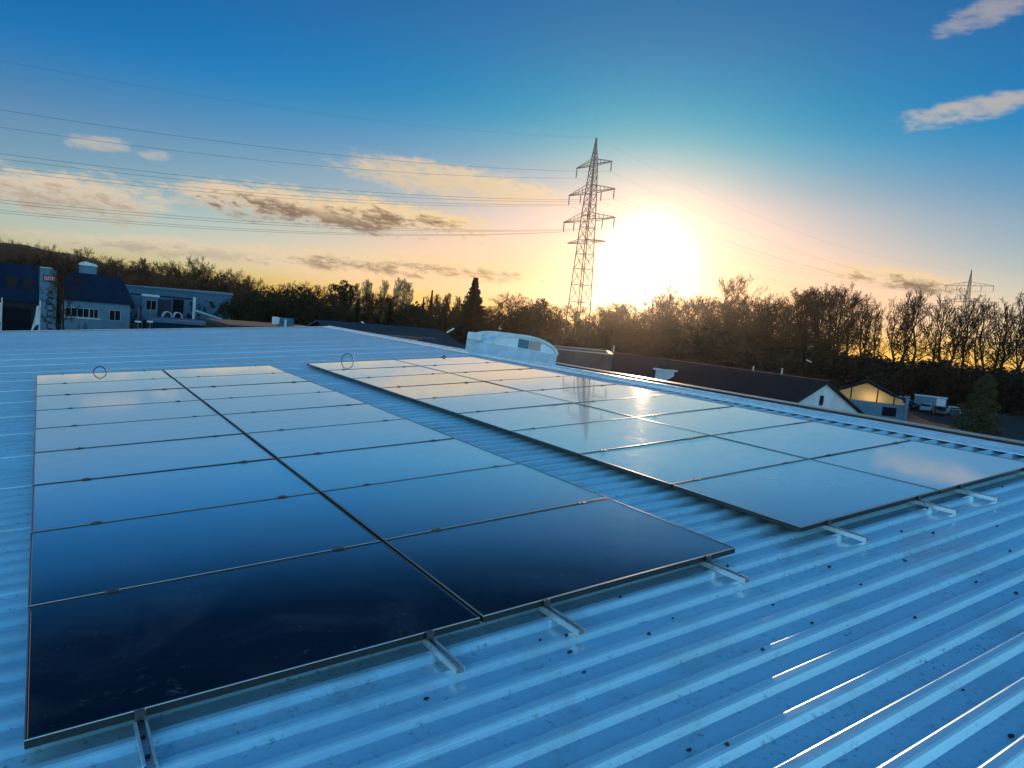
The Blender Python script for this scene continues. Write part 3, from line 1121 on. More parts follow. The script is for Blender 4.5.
# --- barrel skylight on the far slope just behind the ridge
SKY_M = ROOF_M @ Matrix.Translation((XR, 0, 0)) @ Matrix.Rotation(2 * SLOPE, 4, 'Y')
M['acrylic'] = mat('milky_acrylic', (0.62, 0.68, 0.74), 0.18, 0, 0.6, weather(3, 0.12))
M['palekerb'] = mat('pale_kerb', (0.42, 0.5, 0.58), 0.5, 0, 0.4, weather(3, 0.2))
M['endpane'] = mat('warm_end_pane', (0.36, 0.27, 0.22), 0.4, 0, 0.4)
b = thing('barrel_skylight', 'white barrel-vault rooflight standing on the far slope behind the ridge', 'skylight', SKY_M @ Matrix.Translation((0.95, 12.55, ZC)))
W_, H_, B_ = 2.08, 0.36, 0.28
boxpart('kerb', (0, 0, -0.02), (W_, 1.25, B_), M['palekerb'], b)
def arch(w, h, z, n=18, ins=0.0):
    return [(w / 2 - (w / 2 - ins) * cos(pi * k / n), z + (h - ins) * sin(pi * k / n)) for k in range(n + 1)]
mb = MB()
ar = arch(W_, H_, B_ + 0.003, ins=0.05)
mb.grid([[(x, 0.02, z) for x, z in ar], [(x, 1.23, z) for x, z in ar]], True)
mb.face([(x, 0.02, z) for x, z in ar])
mb.face([(x, 1.23, z) for x, z in ar][::-1])
vault = mb.build('vault', M['acrylic'], b)
for y in (0.0, 0.62, 1.22):
    mb = MB()
    a0, a1 = arch(W_, H_, B_ + 0.003, ins=-0.012), arch(W_, H_, B_ + 0.003, ins=0.06)
    mb.grid([[(p[0], y - 0.03, p[1]), (p[0], y + 0.03, p[1]), (q[0], y + 0.03, q[1]), (q[0], y - 0.03, q[1])] for p, q in zip(a0, a1)], False, True)
    mb.build('rib', M['whitepaint'], b)
for (x0, x1, m_, nm) in ((0.8, 1.12, M['bluewall'], 'end_pane'), (1.16, 1.5, M['endpane'], 'end_pane')):
    boxpart(nm, (x0, -0.004, B_ + 0.03), (x1, 0.016, B_ + 0.25), m_, b)
boxpart('vent_flap', (-0.26, 0.5, 0.30), (-0.02, 0.8, 0.50), M['whitepaint'], b, 0.02)

# --- reddish flat roof with low parapet
pl, pr = P(548, 343, 50), P(611, 356, 50)
pw, pzt = hypot(pr.x - pl.x, pr.y - pl.y), 6.95
b = thing('parapet_block', 'flat roof with a low reddish parapet between the skylight and the long dark roof', 'building', Matrix.Translation((pl.x, pl.y, 0)) @ Matrix.Rotation(atan2(pr.y - pl.y, pr.x - pl.x), 4, 'Z'))
boxpart('wall', (0, 0, 0), (pw, 7, 5.9), M['darkwall'], b)
mb = MB()
for lo_, hi_ in (((-0.1, -0.1), (pw + 0.1, 0.1)), ((-0.1, 6.9), (pw + 0.1, 7.1)), ((-0.1, 0.1), (0.1, 6.9)), ((pw - 0.1, 0.1), (pw + 0.1, 6.9))):
    mb.box(lo_ + (5.903,), hi_ + (pzt,))
mb.build('parapet', M['redmetal'], b)
mb = MB()
for lo_, hi_ in (((-0.15, -0.15), (pw + 0.15, 0.15)), ((-0.15, 6.85), (pw + 0.15, 7.15)), ((-0.15, 0.15), (0.15, 6.85)), ((pw - 0.15, 0.15), (pw + 0.15, 6.85))):
    mb.box(lo_ + (pzt + 0.003,), hi_ + (pzt + 0.07,))
mb.build('coping', mat('pale_coping', (0.3, 0.25, 0.23), 0.7, 0, 0.2), b)

# --- long dark gabled house with white gable
b = gabled('gabled_house', 'long house with dark roof and white gable end beyond the ridge', 46.6, 60.6, 31.9, 58.6, 2.85, 6.0, M['offwhite'], M['darkroof'], 0.35)
cx_, cy_ = 53.6, 45.25
mb = MB()
mb.box((-0.10, -13.7, 6.16), (0.10, 13.7, 6.24))
mb.build('ridge_tiles', M['redmetal'], b)
window(b, -0.45, 4.15, 0.05, 4.95, -13.35, 1, 0.06, M['greyroof'])
boxpart('verge_board', (-0.02, -13.78, 6.0), (0.02, -13.71, 6.2), M['darkroof'], b)
for (yy, zz) in ((13.0, 6.9), (-9.0, 6.75), (-6.0, 6.6)):
    mb = MB()
    mb.tube([(0.25, yy, 5.9), (0.25, yy, zz)], 0.06, 8)
    mb.build('vent_pipe', M['whitepaint'], b)
# chimney standing on the slope that faces the camera
p = P(664, 381, 70)
sz = 6.0 - 0.45 * (53.6 - p.x)
ch = MB()
ch.box((p.x - cx_ - 0.62, p.y - cy_ - 0.62, sz - 0.6), (p.x - cx_ + 0.62, p.y - cy_ + 0.62, p.z + 1.0))
chim = ch.build('chimney', M['offwhite'], b)
mb = MB()
mb.prism([(p.x - cx_ - 0.85, p.z + 1.003), (p.x - cx_ + 0.85, p.z + 1.003), (p.x - cx_ + 0.7, p.z + 1.15), (p.x - cx_ - 0.7, p.z + 1.15)], p.y - cy_ - 0.85, p.y - cy_ + 0.85)
mb.build('chimney_cap', M['whitepaint'], chim)
mb = MB()
mb.box((p.x - cx_ - 0.5, p.y - cy_ - 0.5, p.z + 1.153), (p.x - cx_ + 0.5, p.y - cy_ + 0.5, p.z + 1.5), bevel=0.08)
mb.build('chimney_pot', M['darkroof'], chim)

# --- building with the lit glazed gable, behind the white gable
b = thing('lit_hall', 'low hall with a yellow lit glazed gable behind the white gabled house', 'building', Matrix.Translation((86.5, 47.4, 0)) @ Matrix.Rotation(R(30), 4, 'Z') @ Matrix.Diagonal((1, 0.82, 1, 1)))
mb = MB()
mb.box((0, -5.6, 0), (2.2, 6.8, 2.75))
mb.build('wall', M['bluewall'], b)
sl = 2.35 / 6.4
glow = bpy.data.materials.new('glowing_glazing')
glow.use_nodes = True
t_ = NT(glow.node_tree)
bb_ = t_.n['Principled BSDF']
oc_ = t_.new('ShaderNodeTexCoord').outputs['Object']
sx, sy, sz_ = t_.sep(oc_)
bb_.inputs['Base Color'].default_value = (0.3, 0.2, 0.08, 1)
bb_.inputs['Roughness'].default_value = 0.3
bb_.inputs['Emission Color'].default_value = (1.0, 0.52, 0.13, 1)
# emission is stronger round one spot low in the glazing
g1 = t_.math('POWER', 2.718, t_.math('MULTIPLY', t_.math('ADD', t_.math('POWER', t_.math('DIVIDE', t_.math('ADD', sy, 0.8), 1.6), 2.0), t_.math('POWER', t_.math('DIVIDE', t_.math('SUBTRACT', sz_, 3.2), 0.9), 2.0)), -1.0))
t_.put(bb_.inputs['Emission Strength'], t_.math('MULTIPLY_ADD', g1, 0.62, 0.12))
mb = MB()
mb.face([(-0.02, 6.0, 2.78), (-0.02, -5.4, 2.78), (-0.02, -5.4, 3.05), (-0.02, 0, 5.02), (-0.02, 6.0, 2.85)])
mb.build('lit_glazing', glow, b)
for y in (-3.9, -1.6, 2.0, 4.6):
    mb = MB()
    mb.box((-0.10, y - 0.09, 2.78), (-0.022, y + 0.09, 5.0 - abs(y) * 0.362))
    mb.build('mullion', M['darkwall'], b)
for s in (-1, 1):
    mb = MB()
    hw_ = 6.3 if s > 0 else 7.4
    pr = [(0, 5.25), (s * hw_, 5.25 - sl * hw_), (s * hw_, 5.40 - sl * hw_), (0, 5.42)]
    mb.prism(pr, -1.0, 2.4, Matrix.Rotation(-pi / 2, 4, 'Z'))
    mb.build('roof', M['darkroof'], b, recalc=True)
w_ = boxpart('window', (-0.06, -4.4, 1.25), (-0.003, -2.5, 2.35), M['window'], b)
boxpart('back_gable', (0.2, -5.4, 2.753), (2.1, 5.4, 2.9), M['darkwall'], b)
p = P(907, 402, 99)
bb2 = thing('flue', 'short pale blue flue at the right corner of the lit hall', 'flue', Matrix.Translation((p.x, p.y, 0)))
mb = MB()
mb.tube([(0, 0, 0), (0, 0, p.z + 0.55)], 0.2, 10)
mb.build('pipe', M['bluewall'], bb2)
mb = MB()
mb.tube([(0, 0, p.z + 0.57), (0, 0, p.z + 0.72)], 0.3, 10)
mb.build('cowl', M['bluewall'], bb2)

# --- containers, wall and parked cars on the right
def facing(u, v, z=0):
    g = G(u, v, z)
    return Vector((g.x, g.y, 0))
b = thing('shipping_container', 'white shipping container standing behind the parked cars', 'container', Matrix.Translation((124.6, 58.2, 0)) @ Matrix.Rotation(R(-64), 4, 'Z'))
mb = MB()
prof = []
x = -2.3
while x < 2.25:
    prof += [(x, 0.0), (x + 0.1, 0.03), (x + 0.2, 0.03), (x + 0.3, 0.0)]
    x += 0.36
mb.grid([[(px_, -1.2 + dy, z) for px_, dy in prof] for z in (0.2, 2.45)])
mb.box((-2.3, -1.16, 0.12), (2.3, 1.2, 2.5))
mb.build('body', M['bluewall'], b)
mb = MB()
mb.box((-2.4, -1.25, 2.503), (2.4, 1.25, 2.62))
mb.build('top_rail', M['whitepaint'], b)
boxpart('door', (0.9, -1.24, 0.2), (2.2, -1.205, 2.4), M['offwhite'], b)
boxpart('base_rail', (-2.4, -1.25, 0), (2.4, 1.25, 0.118), M['darkwall'], b)

p0, p1 = G(950, 416), G(985, 419)
d_ = (p1 - p0)
b = thing('boundary_wall', 'low pale wall beside the dark green conifer bush', 'wall', Matrix.Translation((p0.x, p0.y, 0)) @ Matrix.Rotation(atan2(d_.y, d_.x), 4, 'Z'))
boxpart('panel', (0, 0, 0), (hypot(d_.x, d_.y) + 1, 0.2, 1.1), M['greyroof'], b)
boxpart('coping', (-0.05, -0.05, 1.103), (hypot(d_.x, d_.y) + 1.05, 0.25, 1.18), M['bluewall'], b)


def make_car(label, paint, loc, yaw):
    b = thing('parked_car', label, 'car', Matrix.Translation(loc) @ Matrix.Rotation(yaw, 4, 'Z'), 'cars parked beyond the ridge')
    # body from cross sections along the length: (x, half width, sill z, shoulder z, roof half width, roof z)
    S = [(-2.1, 0.62, 0.45, 0.62, 0.55, 0.66), (-2.02, 0.80, 0.3, 0.80, 0.66, 0.86), (-1.7, 0.86, 0.24, 0.90, 0.68, 0.98), (-1.35, 0.88, 0.22, 0.93, 0.62, 1.34), (-0.7, 0.89, 0.2, 0.94, 0.62, 1.46),
         (0.2, 0.89, 0.2, 0.93, 0.62, 1.44), (0.62, 0.89, 0.2, 0.92, 0.64, 1.24), (1.0, 0.88, 0.21, 0.90, 0.70, 0.97), (1.6, 0.85, 0.24, 0.82, 0.66, 0.87), (2.0, 0.78, 0.3, 0.7, 0.6, 0.74), (2.12, 0.6, 0.42, 0.58, 0.5, 0.6)]
    mb = MB()
    rows = []
    for (x, hw, zs, zh, rw, zr) in S:
        rows.append([(x, -hw * 0.92, zs), (x, -hw, (zs + zh) / 2), (x, -hw * 0.97, zh), (x, -rw, zr), (x, 0, zr + 0.02), (x, rw, zr), (x, hw * 0.97, zh), (x, hw, (zs + zh) / 2), (x, hw * 0.92, zs)])
    mb.grid(rows, True)
    mb.face(rows[0])
    mb.face(rows[-1][::-1])
    mb.face([r[0] for r in rows] + [r[-1] for r in rows][::-1])
    mb.build('body', paint, b, recalc=True)
    for s in (-1, 1):
        mb = MB()
        q = [(-1.22, 0.885, 0.99), (0.70, 0.88, 0.99), (0.30, 0.70, 1.36), (-0.75, 0.70, 1.37)]
        mb.face([(x, s * y, z) for x, y, z in (q if s < 0 else q[::-1])])
        mb.build('side_window', M['window'], b)
    for q in ([(0.66, 0.62, 1.27), (0.66, -0.62, 1.27), (1.04, -0.7, 1.01), (1.04, 0.7, 1.01)], [(-1.42, -0.6, 1.34), (-1.42, 0.6, 1.34), (-1.76, 0.66, 1.02), (-1.76, -0.66, 1.02)]):
        mb = MB()
        mb.face(q)
        mb.build('windscreen', M['window'], b)
    for x in (-1.3, 1.3):
        for s in (-1, 1):
            mb = MB()
            mb.tube([(x, s * 0.70, 0.31), (x, s * 0.905, 0.31)], 0.31, 16)
            w = mb.build('wheel', M['black'], b)
            mb = MB()
            mb.tube([(x, s * 0.908, 0.31), (x, s * 0.92, 0.31)], 0.2, 12)
            mb.build('rim', M['alu'], w)
    for s in (-1, 1):
        boxpart('headlight', (2.03, s * 0.58 - 0.14, 0.60), (2.10, s * 0.58 + 0.14, 0.7), M['acrylic'], b)
        boxpart('tail_light', (-2.07, s * 0.62 - 0.1, 0.70), (-2.02, s * 0.62 + 0.1, 0.82), M['red'], b)
    return b


cw = mat('white_car_paint', (0.4, 0.42, 0.44), 0.25, 0, 0.6)
cg = mat('silver_car_paint', (0.35, 0.37, 0.39), 0.28, 0.5, 0.6)
cb = mat('dark_car_paint', (0.015, 0.017, 0.02), 0.25, 0, 0.6)
def carat(u, v, label, paint, yaw):
    g = G(u, v)
    make_car(label, paint, (g.x, g.y, 0.0), yaw)
carat(909, 409, 'dark parked car in front of the white container', cb, R(60))
carat(926, 412, 'silver parked car with pale roof nearest the container corner', cg, R(200))
carat(938, 415, 'dark parked car between the silver car and the white car', cb, R(35))
carat(951, 415, 'white parked car next to the low pale wall', cw, R(40))
carat(899, 404, 'white parked car just right of the lit hall', cw, R(120))

# ------------------------------------------------------------------ pylons and cables
def make_pylon(label, x0, y0, hs, arms, tip, base=2.4, th=1.0):
    b = thing('power_pylon', label, 'pylon', Matrix.Translation((x0, y0, 0)), 'pylons of the power line')
    prof = [(0, base), (10 * hs, base * 0.72), (30.4 * hs, base * 0.44), (36 * hs, base * 0.34), (41.6 * hs, base * 0.22), (tip - 1, 0.10), (tip, 0.05)]
    def half(z):
        for (z0, w0), (z1, w1) in zip(prof, prof[1:]):
            if z <= z1:
                return w0 + (w1 - w0) * (z - z0) / (z1 - z0)
        return 0.05
    for sx, sy in ((-1, -1), (1, -1), (1, 1), (-1, 1)):
        mb = MB()
        mb.tube([(sx * w, sy * w, z) for z, w in prof], 0.14 * th, 4, False)
        mb.build('leg', M['steel'], b)
    mb = MB()
    z = 0.0
    while z < tip - 2.5:
        h = max(1.3, half(z) * 2.2)
        z2 = min(z + h, tip - 2)
        a, c = half(z), half(z2)
        for (p, q) in (((-1, -1), (1, -1)), ((1, -1), (1, 1)), ((1, 1), (-1, 1)), ((-1, 1), (-1, -1))):
            mb.bar((p[0] * a, p[1] * a, z), (q[0] * c, q[1] * c, z2), 0.085 * th)
            mb.bar((q[0] * a, q[1] * a, z), (p[0] * c, p[1] * c, z2), 0.085 * th)
            mb.bar((p[0] * c, p[1] * c, z2), (q[0] * c, q[1] * c, z2), 0.085 * th)
        z = z2
    mb.build('bracing', M['steel'], b)
    for (za, ha, hh, ins) in arms:
        mb = MB()
        w = half(za)
        for s in (-1, 1):
            tipp = (0, s * ha, za)
            for sx in (-1, 1):
                mb.bar((sx * w, s * w, za), (sx * 0.08, s * ha, za), 0.12 * th)
                mb.bar((sx * half(za + hh), s * half(za + hh), za + hh), (sx * 0.08, s * ha, za + 0.05), 0.10 * th)
                n = 5
                for k in range(1, n):
                    f0 = k / n
                    pa = Vector((sx * (w + (0.08 - w) * f0), s * (w + (ha - w) * f0), za))
                    f1 = (k + (0.5 if k % 2 else -0.5)) / n
                    wt = half(za + hh)
                    pb = Vector((sx * (wt + (0.08 - wt) * f0), s * (wt + (ha - wt) * f0), za + hh * (1 - f0)))
                    mb.bar(pa, pb, 0.07 * th)
        mb.build('cross_arm', M['steel'], b)
        for y in ins:
            mb = MB()
            mb.tube([(0, y, za - 0.02), (0, y, za - 2.0)], 0.07, 6)
            for k in range(7):
                zz = za - 0.35 - k * 0.21
                mb.tube([(0, y, zz), (0, y, zz - 0.07)], 0.15, 8)
            mb.build('insulator', M['steel'], b)
    return b


ARMS = [(41.5, 5.65, 1.2, (-5.5, 5.5)), (36.0, 7.35, 1.5, (-7.2, -3.3, 3.3, 7.2)), (30.4, 8.3, 1.5, (-8.1, -4.6, 4.6, 8.1)), (25.9, 6.1, 0.5, ())]
make_pylon('tall steel lattice pylon standing to the left of the setting sun', 93.3, 114.9, 1.0, ARMS, 46.9)
ARMS2 = [(35.6, 8.0, 1.4, (-7.8, -4, 4, 7.8)), (30.0, 9.0, 1.2, (-8.8, -4.6, 4.6, 8.8))]
make_pylon('distant pale lattice pylon rising above the bare trees at the far right', 272.4, 123.0, 0.86, ARMS2, 41.2, 1.7, 0.6)


def cable(p0, p1, sag, label, r=0.035):
    p0, p1 = Vector(p0), Vector(p1)
    pts = []
    for k in range(49):
        f = k / 48
        q = p0.lerp(p1, f)
        q.z -= sag * 4 * f * (1 - f)
        pts.append(q)
    mb = MB()
    mb.tube(pts, r, 5)
    o = mb.build('power_cable', M['wire'])
    return tag(o, label, 'power cable', 'cables of the power line')


names = {0: 'top', 1: 'middle', 2: 'lower'}
cable((93.3, 114.9, 46.9), (-167, 112, 46.9), 12.3, 'thin earth wire running left from the tip of the tall pylon', 0.012)
cable((93.3, 114.9, 46.9), (272.4, 123, 41.2), 6.0, 'thin earth wire running right from the tip of the tall pylon', 0.012)
for k, (za, ha, hh, ins) in enumerate(ARMS[:3]):
    for y in ins:
        side = 'near' if y < 0 else 'far'
        io = 'outer' if abs(y) > 5 else 'inner'
        cable((93.3, 114.9 + y, za - 2.0), (-167, 112 + y, za - 2.0), 12.1 + 0.15 * y / 5, 'cable running left from the %s %s insulator of the %s pylon arm' % (side, io, names[k]), 0.021)
        zb = 33.6 if k < 2 else 28.0
        cable((93.3, 114.9 + y, za - 2.0), (272.4, 123 + y * 1.05, zb), 5.0, 'cable running right from the %s %s insulator of the %s pylon arm' % (side, io, names[k]), 0.017)


# ------------------------------------------------------------------ trees
def leafmat(name, a, b_, rough=0.9):
    def fn(t, b):
        oi = t.new('ShaderNodeObjectInfo')
        oc = t.new('ShaderNodeTexCoord').outputs['Object']
        n = t.noise(oc, 9.0, 4, 0.6)
        c = t.mix(t.math('ADD', t.math('MULTIPLY', oi.outputs['Random'], 0.55), t.math('MULTIPLY', n, 0.45)), a + (1,), b_ + (1,))
        t.put(b.inputs['Base Color'], c)
    return mat(name, a, rough, 0, 0.2, fn)


M['bark'] = leafmat('dark_bark', (0.012, 0.009, 0.006), (0.024, 0.017, 0.011))
M['twig'] = leafmat('brown_twigs', (0.016, 0.010, 0.006), (0.032, 0.019, 0.010))
M['redtwig'] = leafmat('red_brown_twigs', (0.085, 0.034, 0.017), (0.14, 0.062, 0.030))
M['suntwig'] = leafmat('sunlit_pale_twigs', (0.26, 0.16, 0.08), (0.36, 0.23, 0.12))  # low sunlight on the pale trees, put into their colour
M['needle'] = leafmat('dark_needles', (0.007, 0.012, 0.006), (0.014, 0.021, 0.010))
M['ivy'] = leafmat('dark_evergreen_leaves', (0.010, 0.014, 0.005), (0.022, 0.026, 0.010))
M['olive'] = leafmat('olive_conifer_leaves', (0.020, 0.020, 0.007), (0.055, 0.048, 0.018))
M['scrub'] = leafmat('brown_scrub', (0.008, 0.006, 0.004), (0.015, 0.011, 0.006))


class Bare:
    """bare deciduous tree of height 1: trunk mesh with main limbs, crown mesh of fine branches"""
    def __init__(self, seed, spread=0.34, first=0.28, up=0.35, nb=15, twr=0.0011, dens=1.0, lean=0.02, fork=False):
        self.r = random.Random(seed)
        self.tr, self.cr = MB(), MB()
        self.up, self.twr, self.dens = up, twr, dens
        r = self.r
        pts, rad = [], []
        x = y = 0.0
        n = 9
        for k in range(n + 1):
            f = k / n
            pts.append(Vector((x, y, f * 0.93)))
            rad.append(0.017 * (1 - f) ** 0.8 + 0.0022 + (0.006 if k == 0 else 0))
            x += r.uniform(-lean, lean)
            y += r.uniform(-lean, lean)
        self.tr.tube(pts, rad, 7, True, False)
        ga = r.uniform(0, 6.28)
        for k in range(nb):
            f = first + (0.97 - first) * (k + r.uniform(-0.3, 0.3)) / nb
            f = min(0.97, max(first * 0.9, f))
            i = min(n - 1, int(f * n))
            p = pts[i].lerp(pts[i + 1], f * n - i)
            ga += 2.4 + r.uniform(-0.5, 0.5)
            el = 0.25 + 0.85 * (f - first) / (1 - first) + r.uniform(-0.12, 0.2)
            d = Vector((cos(ga) * cos(el), sin(ga) * cos(el), sin(el)))
            prof = sin(pi * min(1, max(0.0, (f - first) / (1 - first)) * 0.72 + 0.28))
            L = spread * (0.55 + 0.6 * prof) * r.uniform(0.75, 1.15)
            self.grow(p, d, L, 0.0072 * (1.15 - f * 0.6), 1)

    def grow(self, p, d, L, rad, depth):
        r = self.r
        n = (0, 5, 4, 3, 2)[depth]
        pts, rads = [p], [rad]
        q = p.copy()
        dd = d.copy()
        end = max(self.twr, rad * 0.32)
        for k in range(n):
            dd = (dd + Vector((r.uniform(-1, 1), r.uniform(-1, 1), r.uniform(-1, 1))) * 0.24 + Vector((0, 0, self.up * 0.30))).normalized()
            q = q + dd * (L / n)
            pts.append(q)
            rads.append(rad + (end - rad) * (k + 1) / n)
        mb = self.tr if depth == 1 else self.cr
        mb.tube(pts, rads, (0, 5, 3, 3, 3)[depth], depth < 2, False)
        if depth >= 4:
            return
        nc = max(2, int((0, 7, 6, 5)[depth] * self.dens))
        for k in range(nc):
            f = 0.22 + 0.78 * (k + r.random() * 0.8) / nc
            f = min(0.99, f)
            i = min(n - 1, int(f * n))
            b = pts[i].lerp(pts[i + 1], f * n - i)
            t = (pts[i + 1] - pts[i]).normalized()
            s = t.cross(Vector((r.uniform(-1, 1), r.uniform(-1, 1), r.uniform(-1, 1)))).normalized()
            a = r.uniform(0.45, 0.95)
            nd = t * cos(a) + s * sin(a)
            self.grow(b, nd, L * r.uniform(0.34, 0.6) * (1.1 - 0.35 * f), max(self.twr, rad * (1 - 0.6 * f) * 0.5), depth + 1)


def leaf_clump(mb, c, rad, n, size, r, squash=0.75):
    for k in range(n):
        while True:
            v = Vector((r.uniform(-1, 1), r.uniform(-1, 1), r.uniform(-1, 1)))
            if 0.05 < v.length < 1:
                break
        v = v.normalized() * (v.length ** 0.45)
        p = Vector(c) + Vector((v.x * rad, v.y * rad, v.z * rad * squash))
        a = Vector((r.uniform(-1, 1), r.uniform(-1, 1), r.uniform(-1, 1))).normalized()
        b = a.cross(Vector((r.uniform(-1, 1), r.uniform(-1, 1), r.uniform(-1, 1)))).normalized()
        s = size * r.uniform(0.6, 1.4)
        mb.face([p - a * s, p + b * s * 0.6, p + a * s, p - b * s * 0.6])


def spruce(seed, width=0.17, tiers=30, gap=0.0):
    r = random.Random(seed)
    tr, cr = MB(), MB()
    tr.tube([(0, 0, 0), (0, 0, 0.5), (0, 0, 0.99)], [0.014, 0.009, 0.0015], 7, True, False)
    for k in range(tiers):
        f = k / (tiers - 1)
        z = 0.07 + 0.91 * f
        L0 = width * (1 - f) ** 1.15 * (0.86 + 0.28 * ((k * 7) % 5) / 4) + 0.004
        nb = int(15 - 7 * f)
        for j in range(nb):
            a = 6.283 * (j + r.random() * 0.8) / nb + k
            L = L0 * r.uniform(0.4, 1.25)
            if r.random() < gap:
                continue
            dz = -0.32 + 0.75 * f
            base = Vector((0, 0, z))
            dirn = Vector((cos(a), sin(a), dz)).normalized()
            tr.tube([base, base + dirn * L], [0.0022, 0.0006], 3, False, False)
            n = 4 + int(L * 60)
            for q in range(n):
                t = (q + 0.5 + r.uniform(-0.3, 0.3)) / n
                p = base + dirn * (L * t)
                side = Vector((-sin(a), cos(a), 0))
                w = 0.032 * (1 - 0.5 * t) * r.uniform(0.7, 1.4) * (1.0 - 0.8 * f)
                for s in (-1, 1):
                    tip = p + side * s * w + dirn * 0.012 + Vector((0, 0, -0.022 * r.uniform(0.3, 1.6)))
                    cr.face([p, p + dirn * 0.014, tip])
                cr.face([p, p + Vector((0, 0, -0.038 * r.uniform(0.5, 1.2))) + side * 0.004, p + dirn * 0.014])
    return tr, cr


def evergreen(seed, lobes, n=3600, size=0.012, trunk=0.35):
    r = random.Random(seed)
    tr, cr = MB(), MB()
    tr.tube([(0, 0, 0), (0.01, 0, trunk), (0, 0.01, 0.9)], [0.02, 0.014, 0.004], 7, True, False)
    tot = sum(l[3] ** 2 for l in lobes)
    for (x, y, z, rad) in lobes:
        tr.tube([(0, 0, max(0.05, z - rad * 1.1)), (x, y, z)], [0.008, 0.003], 4, True, False)
        leaf_clump(cr, (x, y, z), rad, int(n * rad ** 2 / tot), size, r)
    return tr, cr


def lobes_round(seed, n=16, zc=0.66, w=0.30, h=0.30, rr=0.11):
    r = random.Random(seed)
    o = []
    for k in range(n):
        a = r.uniform(0, 6.28)
        f = r.random() ** 0.5
        o.append((cos(a) * w * f, sin(a) * w * f, zc + r.uniform(-1, 1) * h * sqrt(1 - f * f * 0.8), rr * r.uniform(0.7, 1.3)))
    return o


BANK = {}
def bank(key, tr, cr, tm, cm):
    BANK[key] = (tr.mesh('trunk', tm), cr.mesh('crown', cm))


for k in range(4):
    b_ = Bare(11 + k, spread=(0.30, 0.36, 0.26, 0.33)[k], first=(0.25, 0.3, 0.2, 0.34)[k], nb=(15, 14, 18, 13)[k])
    bank(('wide', k), b_.tr, b_.cr, M['bark'], M['twig'])
    me_t, me_c = BANK[('wide', k)]
    for nm, cm in (('red', M['redtwig']),):
        c2 = me_c.copy()
        c2.materials.clear()
        c2.materials.append(cm)
        BANK[(nm, k)] = (me_t, c2)
for k in range(3):
    b_ = Bare(41 + k, spread=0.17, first=0.3, up=0.9, nb=20, twr=0.0012)
    bank(('tall', k), b_.tr, b_.cr, M['bark'], M['twig'])
    me_t, me_c = BANK[('tall', k)]
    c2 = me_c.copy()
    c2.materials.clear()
    c2.materials.append(M['suntwig'])
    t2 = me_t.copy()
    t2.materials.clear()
    t2.materials.append(M['suntwig'])
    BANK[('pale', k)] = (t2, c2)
for k in range(3):                                   # open, see-through crowns with ivy on the stem
    b_ = Bare(71 + k, spread=0.27, first=0.42, up=0.55, nb=13, twr=0.0013, dens=0.8, lean=0.03)
    rr_ = random.Random(k)
    ivy_crown = MB()
    for q in range(9 + 3 * k):
        z = rr_.uniform(0.1, 0.78)
        leaf_clump(ivy_crown, (rr_.uniform(-0.05, 0.05), rr_.uniform(-0.05, 0.05), z), rr_.uniform(0.02, 0.045), 60, 0.009, rr_, 1.3)
    bank(('open', k), b_.tr, b_.cr, M['bark'], M['twig'])
    BANK[('ivy', k)] = (ivy_crown.mesh('ivy', M['ivy']),)
for k in range(2):
    tr, cr = spruce(5 + k, (0.20, 0.13)[k], (52, 48)[k], (0.05, 0.1)[k])
    bank(('spruce', k), tr, cr, M['bark'], M['needle'])
tr, cr = evergreen(3, lobes_round(2, 20, 0.70, 0.24, 0.27, 0.10), 4200, 0.013)
bank(('pine', 0), tr, cr, M['bark'], M['needle'])
tr, cr = evergreen(4, lobes_round(6, 13, 0.76, 0.20, 0.20, 0.075), 2600, 0.013)
bank(('pine', 1), tr, cr, M['bark'], M['needle'])
lb = [(0.0 + 0.12 * sin(k * 2.3) * (1.1 - k / 14), 0.12 * cos(k * 2.3) * (1.1 - k / 14), 0.12 + 0.82 * k / 13, (0.20, 0.13, 0.17)[k % 3] * (1 - (k / 15)) ** 0.6 + 0.03) for k in range(14)]
tr, cr = evergreen(8, lb, 7000, 0.013, 0.2)
bank(('thuja', 0), tr, cr, M['bark'], M['olive'])
for k in range(3):
    tr, cr = evergreen(20 + k, lobes_round(30 + k, 14, 0.48, 0.42, 0.40, 0.17), 1500, 0.028, 0.3)
    bank(('bush', k), tr, cr, M['bark'], M['scrub'])

n_tree = 0
def tree(kind, k, pos, h, label, cat, group, name='bare_tree', wide=1.0, rnd=random):
    global n_tree
    n_tree += 1
    mt, mc = BANK[(kind, k)]
    o = thing(name, label, cat, None, group)
    o.location = pos
    o.rotation_euler = (0, 0, rnd.uniform(0, 6.28))
    s = h
    o.scale = (s * wide, s * wide, s)
    for nm, me in (('trunk', mt), ('crown', mc)):
        c = link(bpy.data.objects.new(nm, me))
        c.parent = o
    if kind == 'open':
        c = link(bpy.data.objects.new('ivy', BANK[('ivy', k)][0]))
        c.parent = o
    return o


def top_at(line, u):
    for (u0, v0), (u1, v1) in zip(line, line[1:]):
        if u0 <= u <= u1:
            return v0 + (v1 - v0) * (u - u0) / (u1 - u0)
    return line[-1][1] if u > line[-1][0] else line[0][1]


def zone(seed, n, line, d0, d1, kinds, label, group, jit=6, wide=(0.9, 1.25), name='bare_tree', cat='tree', drop=0.0):
    r = random.Random(seed)
    u0, u1 = line[0][0], line[-1][0]
    for i in range(n):
        u = u0 + (u1 - u0) * (i + r.random()) / n
        d = r.uniform(d0, d1)
        v = top_at(line, u) + r.uniform(-jit * 0.5, jit) + drop
        p = P(u, v, d)
        kd, k = r.choice(kinds)
        tree(kd, k, (p.x, p.y, 0), max(3.0, p.z), label, cat, group, name, r.uniform(*wide), r)


